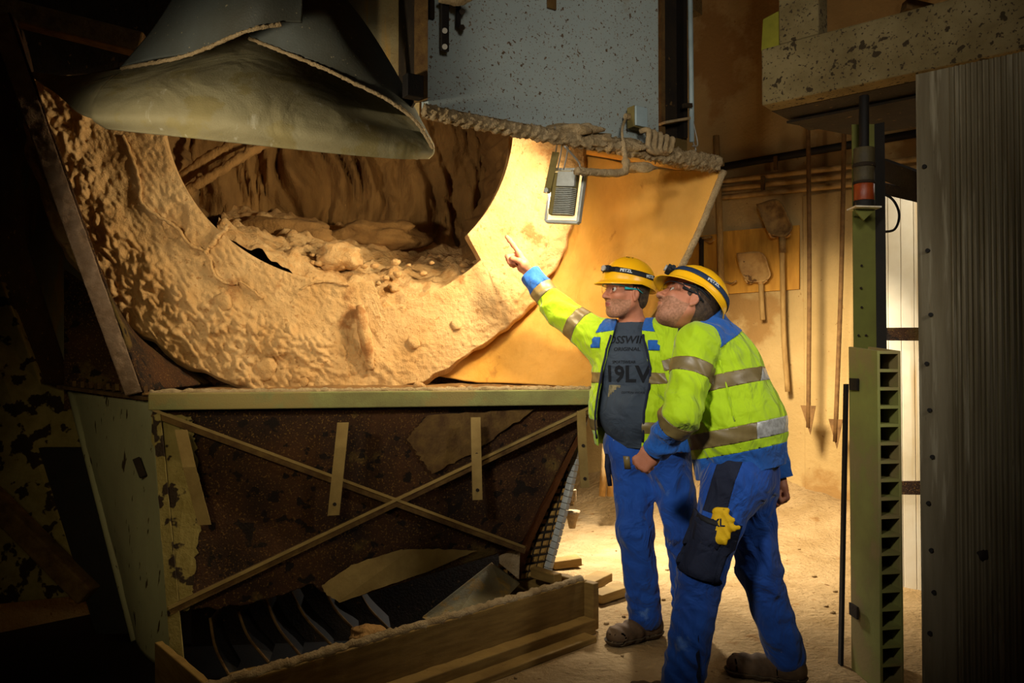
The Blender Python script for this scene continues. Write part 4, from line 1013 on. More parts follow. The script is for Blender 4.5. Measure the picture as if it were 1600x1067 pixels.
# ---- anatomy
def add_head(S, O, f, up):
    f, l, u = basis(f, up); R = np.stack([f, l, u], 1); O = np.asarray(O, float)
    W_ = lambda x, y, z: O + R @ V3(x, y, z)
    H = Shape()
    H.ell(W_(-.012, 0, .035), (.098, .077, .088), R)
    H.ell(W_(.022, 0, -.04), (.070, .060, .078), R, .04)
    H.cone(W_(.062, -.012, -.098), W_(.062, .012, -.098), .022, .022, .03)
    for sgn in (-1, 1):
        H.cone(W_(-.002, sgn * .050, -.05), W_(.045, sgn * .026, -.09), .022, .020, .03)
        H.ell(W_(.066, sgn * .038, -.022), (.022, .022, .022), R, .03)
        H.cone(W_(.086, sgn * .010, .026), W_(.072, sgn * .048, .026), .009, .009, .018)
    H.cone(W_(.086, 0, .022), W_(.112, 0, -.026), .0075, .0105, .014)
    H.ell(W_(.112, 0, -.031), (.013, .0125, .011), R, .008)
    for sgn in (-1, 1):
        H.ell(W_(.099, sgn * .013, -.034), (.011, .008, .008), R, .008)
        H.ell(W_(.100, sgn * .031, .004), (.016, .018, .013), R, .012, 's')
        H.ell(W_(.104, sgn * .006, -.0415), (.005, .004, .004), R, .003, 's')
        H.ell(W_(-.005, sgn * .080, -.006), (.019, .008, .033), R, .008)
        H.ell(W_(.000, sgn * .088, -.004), (.010, .006, .019), R, .005, 's')
        H.ell(W_(-.002, sgn * .082, -.034), (.008, .006, .010), R, .006)
    H.cone(W_(.090, -.016, -.060), W_(.090, .016, -.060), .0065, .0065, .006)
    H.cone(W_(.098, -.006, -.059), W_(.098, .006, -.059), .0055, .0055, .006)
    H.cone(W_(.089, -.014, -.072), W_(.089, .014, -.072), .0070, .0070, .006)
    H.cone(W_(.101, -.020, -.066), W_(.101, .020, -.066), .0022, .0022, .004, op='s')
    S.add(lambda p: H.ev(p), O, .16, .02)
    return R, W_, H
def add_hand(S, wrist, d, nb, thumb_side, curls, thumb, scale=1.0):
    """d: along the palm; nb: back of the hand; curls: per finger three bend angles"""
    d = nrm(d); nb = nb - d * np.dot(nb, d); nb = nrm(nb); t = nrm(thumb_side - d * np.dot(thumb_side, d) - nb * np.dot(thumb_side, nb))
    o = np.asarray(wrist, float); sc = scale
    W_ = lambda x, y, z: o + (d * x + t * y + nb * z) * sc
    H = Shape()
    ks = [.029, .010, -.010, -.028]; kx = [.088, .092, .088, .080]
    for i in range(4): H.cone(W_(.012, ks[i] * .62, -.002), W_(kx[i], ks[i], 0), .0175 * sc, .0125 * sc, .014)
    H.ell(W_(.035, .028, -.010), (.024 * sc,) * 3, None, .015)
    H.ell(W_(.035, -.018, -.010), (.020 * sc,) * 3, None, .015)
    Ls = [(.044, .026, .021), (.048, .030, .022), (.044, .028, .021), (.035, .021, .019)]
    for i in range(4):
        a = 0; p = np.array([kx[i], ks[i], 0.]); Fg = Shape(); r0 = (.0112, .0108, .0102, .0092)[i]; pts = [p]
        sp = (.05, 0, -.04, -.09)[i]
        for j in range(3):
            a += math.radians(curls[i][j]); L_ = Ls[i][j]
            p = p + np.array([math.cos(a) * L_, sp * L_ * math.cos(a), -math.sin(a) * L_]); pts.append(p)
        for j in range(3):
            Fg.cone(W_(*pts[j]), W_(*pts[j + 1]), r0 * sc * (1 - .06 * j), r0 * sc * (1 - .06 * (j + 1)), .003)
            Fg.ell(W_(*pts[j]), (r0 * 1.08 * sc,) * 3, None, .006)
        H.add(lambda p_, Fg=Fg: Fg.ev(p_), W_(kx[i], ks[i], 0), .12, .005)
    tp = [W_(*q) for q in thumb]
    for j in range(len(tp) - 1): H.cone(tp[j], tp[j + 1], (.015, .012, .0108)[min(j, 2)] * sc, (.012, .0112, .0090)[min(j, 2)] * sc, .007)
    S.add(lambda p: H.ev(p), W_(.06, 0, 0), .15 * sc, .012)

def bvh_of(objs):
    vs = []; fs = []
    for o in objs:
        n_ = len(vs); vs += [o.matrix_world @ q.co if False else q.co.copy() for q in o.data.vertices]; fs += [[i + n_ for i in p.vertices] for p in o.data.polygons]
    return BVHTree.FromPolygons(vs, fs)
def text_on(txt, org, right, up, size, tgt, m, parent, name='lettering', lift=.0065, th=0, bold=.0, sx=1.0):
    """flat lettering pressed onto the surface below it"""
    c = bpy.data.curves.new(name, 'FONT'); c.body = txt; c.size = size; c.align_x = 'CENTER'; c.align_y = 'CENTER'; c.offset = bold; c.resolution_u = 2
    t = bpy.data.objects.new('tmp_text', c); COL.objects.link(t)
    dg = bpy.context.evaluated_depsgraph_get(); me = bpy.data.meshes.new_from_object(t.evaluated_get(dg)); bpy.data.objects.remove(t)
    bm = bmesh.new(); bm.from_mesh(me); bmesh.ops.triangulate(bm, faces=bm.faces)
    for _ in range(3):
        lo = [e for e in bm.edges if e.calc_length() > .012]
        if lo: bmesh.ops.subdivide_edges(bm, edges=lo, cuts=1); bmesh.ops.triangulate(bm, faces=bm.faces)
    right = Vector(right).normalized(); up = Vector(up); up = (up - right * up.dot(right)).normalized(); nn = right.cross(up); org = Vector(org)
    for q in bm.verts:
        w = org + right * q.co.x * sx + up * q.co.y
        hit = tgt.ray_cast(w + nn * .12, -nn, .3) if tgt else (None,) * 4
        q.co = (hit[0] if hit[0] else w) + nn * lift
    bm.to_mesh(me); bm.free(); me.name = name; me.materials.clear(); me.materials.append(M(m))
    o = bpy.data.objects.new(name, me); COL.objects.link(o); setpar(o, parent); return o

def helmet(par, O, f, up, strapm, rimlamp=True, lamp_th=0.0, letters=()):
    f, l, u = [Vector(x) for x in basis(f, up)]; O = Vector(O)
    a_, b_, c_ = .134, .110, .120
    def dome(th, ph, ex=0.0):
        x = (a_ + ex) * math.cos(ph) * math.cos(th) - .006; y = (b_ + ex) * math.cos(ph) * math.sin(th); z = (c_ + ex) * math.sin(ph)
        z += .005 * math.exp(-(y / .022) ** 2) * max(0, math.sin(ph)) * (1 if x < .09 else .3)
        z += .003 * math.exp(-((abs(y) - .05) / .008) ** 2) * max(0, math.sin(ph)) 
        return O + f * x + l * y + u * z
    NTH = 96; v = []; f_ = []
    def brimp(th, k):
        c = max(0, math.cos(th)); w = .007 + .034 * c ** 2; zz = -.010 * k - .014 * k * c
        x = (a_ + w * k) * math.cos(th) - .006; y = (b_ + (.007 + .012 * c) * k) * math.sin(th)
        back = max(0, -math.cos(th)); zz -= .022 * back
        return O + f * x + l * y + u * zz
    rows = [[brimp(2 * math.pi * i / NTH, k) for i in range(NTH)] for k in (1.0, .66, .33, .05)]
    for ph in [math.radians(d) for d in (3, 8, 14, 21, 29, 37, 46, 55, 64, 73, 81, 87)]: rows.append([dome(2 * math.pi * i / NTH, ph) for i in range(NTH)])
    v = [p for r in rows for p in r]; v.append(dome(0, math.pi / 2))
    for j in range(len(rows) - 1):
        for i in range(NTH): a = j * NTH + i; b = j * NTH + (i + 1) % NTH; f_.append((a, b, b + NTH, a + NTH))
    for i in range(NTH): f_.append(((len(rows) - 1) * NTH + i, (len(rows) - 1) * NTH + (i + 1) % NTH, len(v) - 1))
    h = mk('helmet', v, f_, 'helmet', par, True); solid(h, .003, -1)
    for dx, dy in ((-.02, .03), (.0, .03), (.02, .03), (-.02, -.03), (.0, -.03), (.02, -.03)):
        q = dome(math.atan2(dy, dx + .03), math.radians(72)); mb = MB().cyl(q - u * .001, q + u * .0022, .0042, 10); mb.build('vent_slot', 'socket', h)
    # elastic strap round the dome
    v = []; f_ = []; K = 120
    for i in range(K):
        th = 2 * math.pi * i / K; base = math.radians(17 + 6 * math.cos(th))
        for e in (-1, -.33, .33, 1): v.append(dome(th, base + e * math.radians(6.0), .0022))
    for i in range(K):
        for e in range(3): a = i * 4 + e; b = ((i + 1) % K) * 4 + e; f_.append((a, b, b + 1, a + 1))
    st = mk('head_strap', v, f_, strapm, h, True); solid(st, .002, 1)
    # headlamp at the front
    th = lamp_th; q = dome(th, math.radians(22), .006); nn = (f * math.cos(th) + l * math.sin(th)).normalized(); sd = u.cross(nn)
    mb = MB(); mb.prism([q + sd * x * .026 + u * z * .015 for x, z in ((-1, -.7), (-.7, -1), (.7, -1), (1, -.7), (1, .7), (.7, 1), (-.7, 1), (-1, .7))], nn * .022); mb.build('headlamp', 'strap_black', h, bv=.003)
    MB().cyl(q + nn * .02, q + nn * .030, .012, 16, .0135).build('lamp_reflector', 'band_silver', h)
    MB().cyl(q + sd * .026, q + sd * .038, .009, 12).build('lamp_knob', 'strap_black', h)
    # inner harness
    mb = MB(); mb.tube([O + f * (.088 * math.cos(x) - .008) + l * .083 * math.sin(x) + u * (-.008 - .02 * max(0, -math.cos(x))) for x in [2 * math.pi * i / 40 for i in range(41)]], .006, 8); mb.build('harness_band', 'strap_black', h, True)
    k_ = O - f * .098 - u * .028; MB().cyl(k_, k_ - f * .014, .016, 16).build('ratchet_knob', 'strap_black', h)
    for sgn in (-1, 1):
        MB().tube([O + l * sgn * .09 + f * .03, O + l * sgn * .083 - u * .05 - f * .02], .0035, 6).build('chin_strap', 'strap_black', h)
    bt = bvh_of([st])
    for (th, txt) in letters:
        q = dome(th, math.radians(17 + 6 * math.cos(th)), .004); nn = (q - O).normalized(); rt = u.cross(nn).normalized()
        text_on(txt, q, rt, u - nn * u.dot(nn), .020, bt, 'text_white', h, lift=.0035, bold=.0006)
    return h
def glasses(par, W_, R, armm='strap_black'):
    fr = None
    v = []; f_ = []; K = 41
    for i in range(K):
        a = math.radians(-78 + 156 * i / (K - 1))
        for z in (-1, -.5, 0, .5, 1):
            nose = math.exp(-(math.degrees(a) / 9) ** 2); zz = .020 * z; 
            if z < 0: zz = zz * (1 - .75 * nose)
            v.append(W_(.040 + .077 * math.cos(a) + .003 * (1 - z * z), .079 * math.sin(a), .006 + zz * (1 - .25 * abs(math.sin(a)) ** 3)))
    for i in range(K - 1):
        for k in range(4): q = i * 5 + k; f_.append((q, q + 5, q + 6, q + 1))
    g_ = mk('safety_glasses', v, f_, 'lens', par, True); solid(g_, .002)
    MB().tube([Vector(v[i * 5 + 4]) for i in range(K)], .0022, 6).build('brow_rim', armm, g_, True)
    for sgn in (-1, 1):
        MB().tube([Vector(W_(.056, sgn * .0775, .012)), Vector(W_(.03, sgn * .083, .012)), Vector(W_(-.01, sgn * .084, .014)), Vector(W_(-.04, sgn * .080, .0))], [.007, .0045, .004, .003], 8).build('temple_arm', armm, g_, True)
def eyes(par, W_):
    for sgn in (-1, 1):
        c = Vector(W_(.078, sgn * .031, .004)); fr = (Vector(W_(1, 0, 0)) - Vector(W_(0, 0, 0))).normalized()
        bm = bmesh.new(); bmesh.ops.create_uvsphere(bm, u_segments=16, v_segments=10, radius=.0125); me = bpy.data.meshes.new('eye'); bmesh.ops.translate(bm, verts=bm.verts, vec=c); bm.to_mesh(me); bm.free()
        me.materials.append(M('eye_white')); smooth(me); o = bpy.data.objects.new('eye', me); COL.objects.link(o); setpar(o, par)
        MB().cyl(c + fr * .0105, c + fr * .0132, .0055, 14).build('iris', 'eye_dark', o)
        MB().tube([Vector(W_(.090, sgn * .016, .024)), Vector(W_(.090, sgn * .030, .029)), Vector(W_(.078, sgn * .046, .025))], [.0035, .0045, .003], 8).build('eyebrow', 'hair', par, True)
def boot(par, ank, toe_dir, label=None):
    """ankle above the floor; sole on z=0"""
    x = nrm([toe_dir[0], toe_dir[1], 0]); y = V3(-x[1], x[0], 0); o = V3(ank[0], ank[1], 0); W_ = lambda a, b, c: o + x * a + y * b + V3(0, 0, c)
    S = Shape(); R = np.stack([x, y, V3(0, 0, 1)], 1)
    S.cone(W_(-.045, 0, .048), W_(.08, 0, .045), .044, .046, .03)
    S.cone(W_(.08, .0, .045), W_(.165, 0, .038), .047, .046, .03)
    S.ell(W_(.165, 0, .042), (.058, .052, .042), R, .02)
    S.cone(W_(-.02, 0, .05), W_(-.015, 0, .17), .052, .058, .04)
    S.add(lambda p: .0025 * np.sin(120 * ((p - o) @ x) + 3 * np.sin(40 * p[..., 2])), W_(.09, 0, .08), .07, op='d')
    V, T = mesh_sdf(S, o - .28, o + V3(.28, .28, .30), .006)
    (a, b) = split(V, T, V[:, 2] - .004); V, T = b
    (a, b) = split(V, T, V[:, 2] - .026)
    bt_ = npmesh('boot', *b, 'boot', par)
    sv = a[0].copy(); c = sv[:, :2] - o[:2]; sv[:, :2] = o[:2] + c * 1.035; V_ = npmesh('boot_sole', sv, a[1], 'boot_sole', bt_, .006, 1)
    for k in range(4):
        q = Vector(W_(.045 + .022 * k, 0, .098 - .006 * k)); s_ = Vector(y) * .022; MB().tube([q - s_ - UZ * .012, q + UZ * .002, q + s_ - UZ * .012], .003, 6).build('lace', 'boot_sole', bt_, True)
def legs(S, chains, pel, hipr, fl):
    """trousers: chains of (hip, knee, ankle)"""
    for hip, kn, an in chains:
        S.cone(hip, kn, .103, .080, .05); S.cone(kn, an, .080, .078, .04)
    S.cone(*pel, hipr, hipr * .98, .06, fl)
def blob_noise(S, amp, fr, c, r, ph=0.): S.add(lambda p: amp * fold(p, fr, ph), c, r, op='d')
def gauss(p, c, r): return np.exp(-((p - c) ** 2).sum(-1) / (r * r))

# ================= the pointing man
def person_a():
    pr = empty('person', (.68, 3.72, 0), 'man in an open yellow jacket and blue trousers pointing up at the drum', 'person')
    rs_, re_, rw = V3(.415, 3.87, 1.41), V3(.225, 3.98, 1.555), V3(.085, 4.06, 1.742)
    ls_, le_, lw = V3(.715, 3.69, 1.41), V3(.765, 3.62, 1.13), V3(.76, 3.60, .90)
    chest, belly, pelv = V3(.575, 3.78, 1.30), V3(.60, 3.755, 1.06), V3(.635, 3.77, .90)
    tf = nrm([-.5, -.87, 0]); tl = V3(-tf[1], tf[0], 0)         # facing, left
    tl = nrm([.87, -.5, 0])
    neck = V3(.575, 3.79, 1.47)
    ho = V3(.535, 3.735, 1.607); hf = nrm([-.88, -.40, .10])
    legsA = [(V3(.565, 3.82, .88), V3(.575, 3.73, .50), V3(.62, 3.74, .10)), (V3(.72, 3.73, .88), V3(.79, 3.68, .50), V3(.83, 3.72, .10))]
    # ---- body
    S = Shape()
    S.cone(pelv, chest, .115, .125, .05, (tl, 1.35)); S.cone(belly + tf * .03, belly + tf * .03 + V3(0, 0, -.04), .12, .11, .06)
    S.cone(chest + V3(0, 0, .09), neck - V3(0, 0, .02), .09, .055, .05); S.cone(rs_, ls_, .055, .055, .06)
    S.cone(neck - V3(0, 0, .04), ho + V3(.02, .01, -.05), .058, .056, .03)
    for a, b, c in ((rs_, re_, rw), (ls_, le_, lw)): S.cone(a, b, .052, .040, .03); S.cone(b, c, .040, .026, .03)
    for h_, k_, a_ in legsA: S.cone(h_, k_, .078, .055, .04); S.cone(k_, a_, .055, .04, .03)
    R, W_, H = add_head(S, ho, hf, V3(.05, .0, 1))
    d = nrm(V3(-.052, 4.08, 1.95) - rw)
    nb = nrm(np.cross(d, V3(-.2, -1, .0)));  nb = nb if nb[2] > 0 else -nb
    nb = nrm(nb * .55 + V3(.7, .45, .2))
    ts = np.cross(nb, d); ts = ts if ts[1] < 0 else -ts      # thumb toward the camera side
    add_hand(S, rw, d, nb, ts, [(2, 3, 3), (72, 95, 60), (78, 98, 62), (82, 98, 62)],
             [(.022, .024, -.012), (.056, .044, -.026), (.082, .030, -.040), (.088, .008, -.046)], 1.16)
    lo = V3(-.12, 3.35, 0.04); hi = V3(1.05, 4.3, 1.98)
    V, T = mesh_sdf(S, lo, hi, .0045)
    # stubble region as its own skin of short beard
    loc = (V - ho) @ R
    bd = np.maximum.reduce([loc[:, 2] + .040 + .35 * np.clip(.03 - loc[:, 0], 0, .1) * -1, -(loc[:, 2] + .135), -(loc[:, 0] - .012)])
    mouth = .0 - (np.sqrt(((loc - V3(.100, 0, -.066)) / V3(.03, .024, .011)) ** 2 @ np.ones(3)) - 1) * .01
    bd = np.maximum(bd, mouth); bd = np.maximum(bd, np.sqrt(((V - ho) ** 2).sum(1)) - .155)
    (be, sk_) = split(V, T, bd)
    lc = (sk_[0] - ho) @ R
    lf = (np.sqrt(((lc - V3(.100, 0, -.0655)) / V3(.03, .022, .0095)) ** 2 @ np.ones(3)) - 1) * .01
    lp2, sk_ = split(*sk_, lf); npmesh('lips', *lp2, 'lips', pr); lc = (sk_[0] - ho) @ R
    lf = (np.sqrt(((lc - V3(.100, 0, -.0655)) / V3(.03, .022, .0095)) ** 2 @ np.ones(3)) - 1) * .01
    lp2, sk_ = split(*sk_, lf); npmesh('lips', *lp2, 'lips', pr); npmesh('body', *sk_, 'skin', pr); npmesh('beard', *be, 'stubble', pr)
    eyes(pr, W_); glasses(pr, lambda *a: Vector(W_(*a)), R, 'teal')
    # hair at the back
    HS = Shape(); HS.ell(W_(-.018, 0, .03), (.100, .083, .092), R); HS.ell(W_(-.055, 0, -.025), (.055, .066, .055), R, .02)
    hv, ht = mesh_sdf(HS, ho - .16, ho + .16, .006); hl_ = (hv - ho) @ R
    (x_, hh) = split(hv, ht, np.minimum(.015 - hl_[:, 0] + 0 * hl_[:, 0], hl_[:, 2] + .075 - 0.35 * np.clip(hl_[:, 0] + .03, 0, 1)))
    npmesh('hair', *hh, 'hair', pr)
    helmet(pr, ho + R @ V3(-.004, 0, .048), hf, V3(.16, .03, 1), 'strap_black', lamp_th=.15, letters=((.95, 'PETZL'), (1.95, 'PETZL')))
    # ---- shirt
    S = Shape()
    S.cone(pelv + V3(0, 0, .02), belly, .135, .142, .05, (tl, 1.28)); S.cone(belly, chest, .142, .132, .05, (tl, 1.34))
    S.cone(chest, chest + V3(0, 0, .1), .125, .09, .05, (tl, 1.4))
    S.ell(belly + tf * .055 - V3(0, 0, .02), (.125, .125, .125), None, .06)
    S.cone(neck - V3(0, 0, .06), neck + V3(0, 0, .005), .072, .066, .04)
    S.add(lambda p: .004 * fold(p, 38, 1.) * (p[..., 2] < 1.2) + .0025 * fold(p, 60, 2), belly, .45, op='d')
    V, T = mesh_sdf(S, lo, hi, .008)
    (a, V2) = split(V, T, V[:, 2] - .89)
    (b, top_) = split(*V2, V2[0][:, 2] - (neck[2] - .002))
    sh = npmesh('shirt', *b, 'shirt', pr, .004, 1)
    bt = bvh_of([sh]); tor = Vector(chest + tf * .13); rr = Vector(tl); uu = Vector((0, 0, 1))
    def T_(txt, dx, z, size, m='shirt_print', b=.001, sx=1.0): text_on(txt, Vector((chest[0] + tl[0] * dx + tf[0] * .1, chest[1] + tl[1] * dx + tf[1] * .1, z)), rr, uu, size, bt, m, sh, bold=b, sx=sx)
    T_('CROSSWIND', .0, 1.385, .050); T_('ORIGINAL', .02, 1.342, .024, b=.0005, sx=1.15); T_('SPORTSWEAR', .01, 1.283, .018, b=.0004)
    T_('19LV', .02, 1.225, .105, b=.003); T_('COTTON WORK', .06, 1.145, .014, b=.0002)
    def patch_on(c, w, h_, m, nm):
        v = []; f_ = []; n_ = 7
        for j in range(n_):
            for i in range(n_):
                q = Vector(c) + rr * (i / 6 - .5) * w + uu * (j / 6 - .5) * h_; nn = Vector(tf); hit = bt.ray_cast(q + nn * .15, -nn, .4); v.append((hit[0] if hit[0] else q) + nn * .006)
        for j in range(n_ - 1):
            for i in range(n_ - 1): a = j * n_ + i; f_.append((a, a + 1, a + n_ + 1, a + n_))
        mk(nm, v, f_, m, sh)
    patch_on(chest - tl * .035 + V3(0, 0, -.155), .065, .065, 'shirt_tag', 'printed_tag')
    patch_on(chest - tl * .09 + V3(0, 0, .045), .035, .018, 'shirt_print', 'printed_bar'); 
    # ---- jacket
    S = Shape(); TA_ = Shape()
    TA_.cone(V3(.615, 3.775, .86), belly, .182, .178, .05, (tl, 1.24)); TA_.cone(belly, chest + V3(0, 0, .02), .178, .152, .06, (tl, 1.32))
    TA_.cone(rs_ * .80 + ls_ * .20 - V3(0, 0, .02), rs_ * .2 + ls_ * .8 - V3(0, 0, .02), .082, .082, .06)
    TA_.cone(neck - V3(0, 0, .07), neck - V3(0, 0, .0), .088, .078, .05)
    AR = Shape(); AR.cone(rs_ - V3(0,0,.015), re_ - V3(0,0,.01), .098, .070, .04); AR.cone(re_- V3(0,0,.01), rw + (re_ - rw) * .10, .070, .053, .03)
    AL = Shape(); AL.cone(ls_, le_, .082, .066, .04); AL.cone(le_, lw, .066, .052, .03)
    S.add(lambda p: TA_.ev(p), chest, .8, .01); S.add(lambda p: AR.ev(p), re_, .45, .055); S.add(lambda p: AL.ev(p), le_, .45, .055)
    def fA(p):
        a = .0065 * fold(p, 48, .7) * (.45 + gauss(p, re_, .13) + gauss(p, rs_, .14) + .8 * gauss(p, le_, .14) + .5 * gauss(p, V3(.6, 3.7, .95), .2))
        return a + .003 * fold(p, 75, 2.)
    S.add(fA, re_ * .5 + belly * .5, 1.2, op='d')
    V, T = mesh_sdf(S, lo, hi, .0075)
    L_ = AR.ev(V) - TA_.ev(V)
    arm, rest = split(V, T, L_ - .0)
    L2 = AL.ev(rest[0]) - TA_.ev(rest[0]); arml, tor_ = split(*rest, L2)
    jk = None
    # torso: hem, neck, front opening, bands
    v_, t_ = tor_
    _, tor_ = split(v_, t_, v_[:, 2] - (.905 + .03 * np.sin(9 * v_[:, 0])))
    v_, t_ = tor_; rel = v_ - chest; lat = rel @ tl; fr_ = rel @ tf
    hw = .068 + .05 * np.clip((1.42 - v_[:, 2]) / .2, 0, 1) - .0 * v_[:, 2]
    op = np.maximum(np.abs(lat - .0 - .02 * np.sin(6 * v_[:, 2])) - hw, -(fr_ - .0))
    op = np.maximum(op, -(1.6 - v_[:, 2]))
    _, tor_ = split(v_, t_, op)
    v_, t_ = tor_; _a, tor_ = split(v_, t_, (v_[:, 2] - (neck[2] + .015)) * -1)
    def bandcut(mesh, fld, lo_, hi_):
        v_, t_ = mesh; s = fld(v_); inb, out = split(v_, t_, np.maximum(lo_ - s, s - hi_)); return inb, out
    jk = None; pieces = []
    zf = lambda v: v[:, 2]
    b1, tor_ = bandcut(tor_, zf, 1.185, 1.235); b2, tor_ = bandcut(tor_, zf, .965, 1.015)
    cn = lambda v: -(v[:, 2] - (1.435 - .1 * np.abs((v - chest) @ tl)))
    col_, tor_ = split(tor_[0], tor_[1], cn(tor_[0]))
    jk = npmesh('jacket', *tor_, 'hivis', pr, .006, 0)
    npmesh('collar', *col_, 'workblue', jk, .012, 0)
    for b in (b1, b2): npmesh('reflective_band', *b, 'band', jk, .009, 0)
    ax = nrm(re_ - rs_); ax2 = nrm(rw - re_); fU = lambda v: (v - rs_) @ ax; fL = lambda v: (v - re_) @ ax2
    Lu = np.linalg.norm(re_ - rs_); Ll = np.linalg.norm(rw - re_)
    # arm pointing
    v_, t_ = arm; _b, arm = split(v_, t_, fL(v_) - (Ll - .015)); arm = _b
    cuff, arm = bandcut(arm, fL, .135, 9); bb, arm = bandcut(arm, fL, .075, .135); ub, arm = bandcut(arm, fU, .085, .145)
    sl = npmesh('sleeve', *arm, 'hivis', jk, .006, 0); npmesh('cuff', *cuff, 'workblue', jk, .009, 0); npmesh('reflective_band', *bb, 'band', jk, .009, 0); npmesh('reflective_band', *ub, 'band', jk, .009, 0)
    ax3 = nrm(le_ - ls_); ax4 = nrm(lw - le_)
    gU = lambda v: (v - ls_) @ ax3; gL = lambda v: (v - le_) @ ax4; Lm = np.linalg.norm(lw - le_)
    v_, t_ = arml; arml, _b = split(v_, t_, gL(v_) - (Lm + .02))
    cuff, arml = bandcut(arml, gL, .13, 9); ub, arml = bandcut(arml, gU, .13, .18)
    npmesh('sleeve', *arml, 'hivis', jk, .006, 0); npmesh('cuff', *cuff, 'workblue', jk, .009, 0); npmesh('reflective_band', *ub, 'band', jk, .009, 0)
    bj = bvh_of([jk])
    def onj(c, w, h_, m, nm, par=jk, n_=6, th=.004, nn=tf, rt=tl, up=V3(0, 0, 1), tgt=bj, lift=.006):
        v = []; f_ = []; nn = Vector(nn); rt = Vector(rt); up = Vector(up)
        for j in range(n_):
            for i in range(n_):
                q = Vector(c) + rt * (i / (n_ - 1) - .5) * w + up * (j / (n_ - 1) - .5) * h_; hit = tgt.ray_cast(q + nn * .2, -nn, .4); v.append((hit[0] if hit[0] else q) + nn * lift)
        for j in range(n_ - 1):
            for i in range(n_ - 1): a = j * n_ + i; f_.append((a, a + 1, a + n_ + 1, a + n_))
        o = mk(nm, v, f_, m, par, True); solid(o, th, 1); return o
    onj(chest - tl * .142 + V3(0, 0, .075), .05, .05, 'workblue', 'pocket_flap'); onj(chest + tl * .150 + V3(0, 0, .06), .06, .045, 'workblue', 'pocket_flap')
    # zip edges along the opening
    for sgn in (-1, 1):
        pts = []
        for k in range(24):
            z = .925 + k * .022; hw = .068 + .05 * max(0, min(1, (1.42 - z) / .2)); q = Vector(chest) ; q = Vector((chest[0], chest[1], z)) + Vector(tl) * (sgn * (hw + .006) + .02 * math.sin(6 * z)); hit = bj.ray_cast(q + Vector(tf) * .3, -Vector(tf), .6)
            if hit[0] and (hit[0] - Vector((chest[0], chest[1], z))).dot(Vector(tf)) > 0: pts.append(hit[0] + Vector(tf) * .004)
        if len(pts) > 3: MB().tube(pts, .006, 6).build('zip_edge', 'navy', jk, True)
    # ---- trousers
    S = Shape(); legs(S, legsA, (V3(.57, 3.80, .90), V3(.70, 3.735, .90)), .128, (tf, 1.0))
    S.cone(V3(.60, 3.785, .96), V3(.67, 3.745, .96), .118, .118, .04)
    def fT(p):
        a = .0035 * fold(p, 40, .3) + .004 * fold(p[..., [2, 1, 0]], 44, 1.)
        for h_, k_, an in legsA: a = a + .009 * fold(p, 62, h_[0] * 9) * (gauss(p, k_ - V3(0, 0, .03), .11) + 1.6 * gauss(p, an + V3(0, 0, .06), .12)) + .006 * fold(p, 30, 2) * gauss(p, h_ - V3(0, 0, .06), .1)
        return a
    S.add(fT, V3(.67, 3.75, .5), 1.2, op='d')
    V, T = mesh_sdf(S, lo, hi, .008)
    _, tr_ = split(V, T, V[:, 2] - .055); tb_, _ = split(*tr_, tr_[0][:, 2] - 1.03)
    pt = npmesh('trousers', *tb_, 'trouserblue', pr, .005, 0); bp = bvh_of([pt])
    onj(V3(.55, 3.72, .82), .03, .06, 'band', 'belt_loop', pt, 3, .003, tf, tl, (0, 0, 1), bp, .004)
    tl_ = empty('tmp', (0, 0, 0)); bpy.data.objects.remove(tl_)
    MB().tube([(.455, 3.77, .85), (.450, 3.765, .79), (.462, 3.765, .70)], [.016, .014, .010], 10).build('knife_sheath', 'navy', pt, True)
    boot(pr, (.625, 3.74), (-.80, -.50)); boot(pr, (.835, 3.72), (-.4, -.9))
    return pr

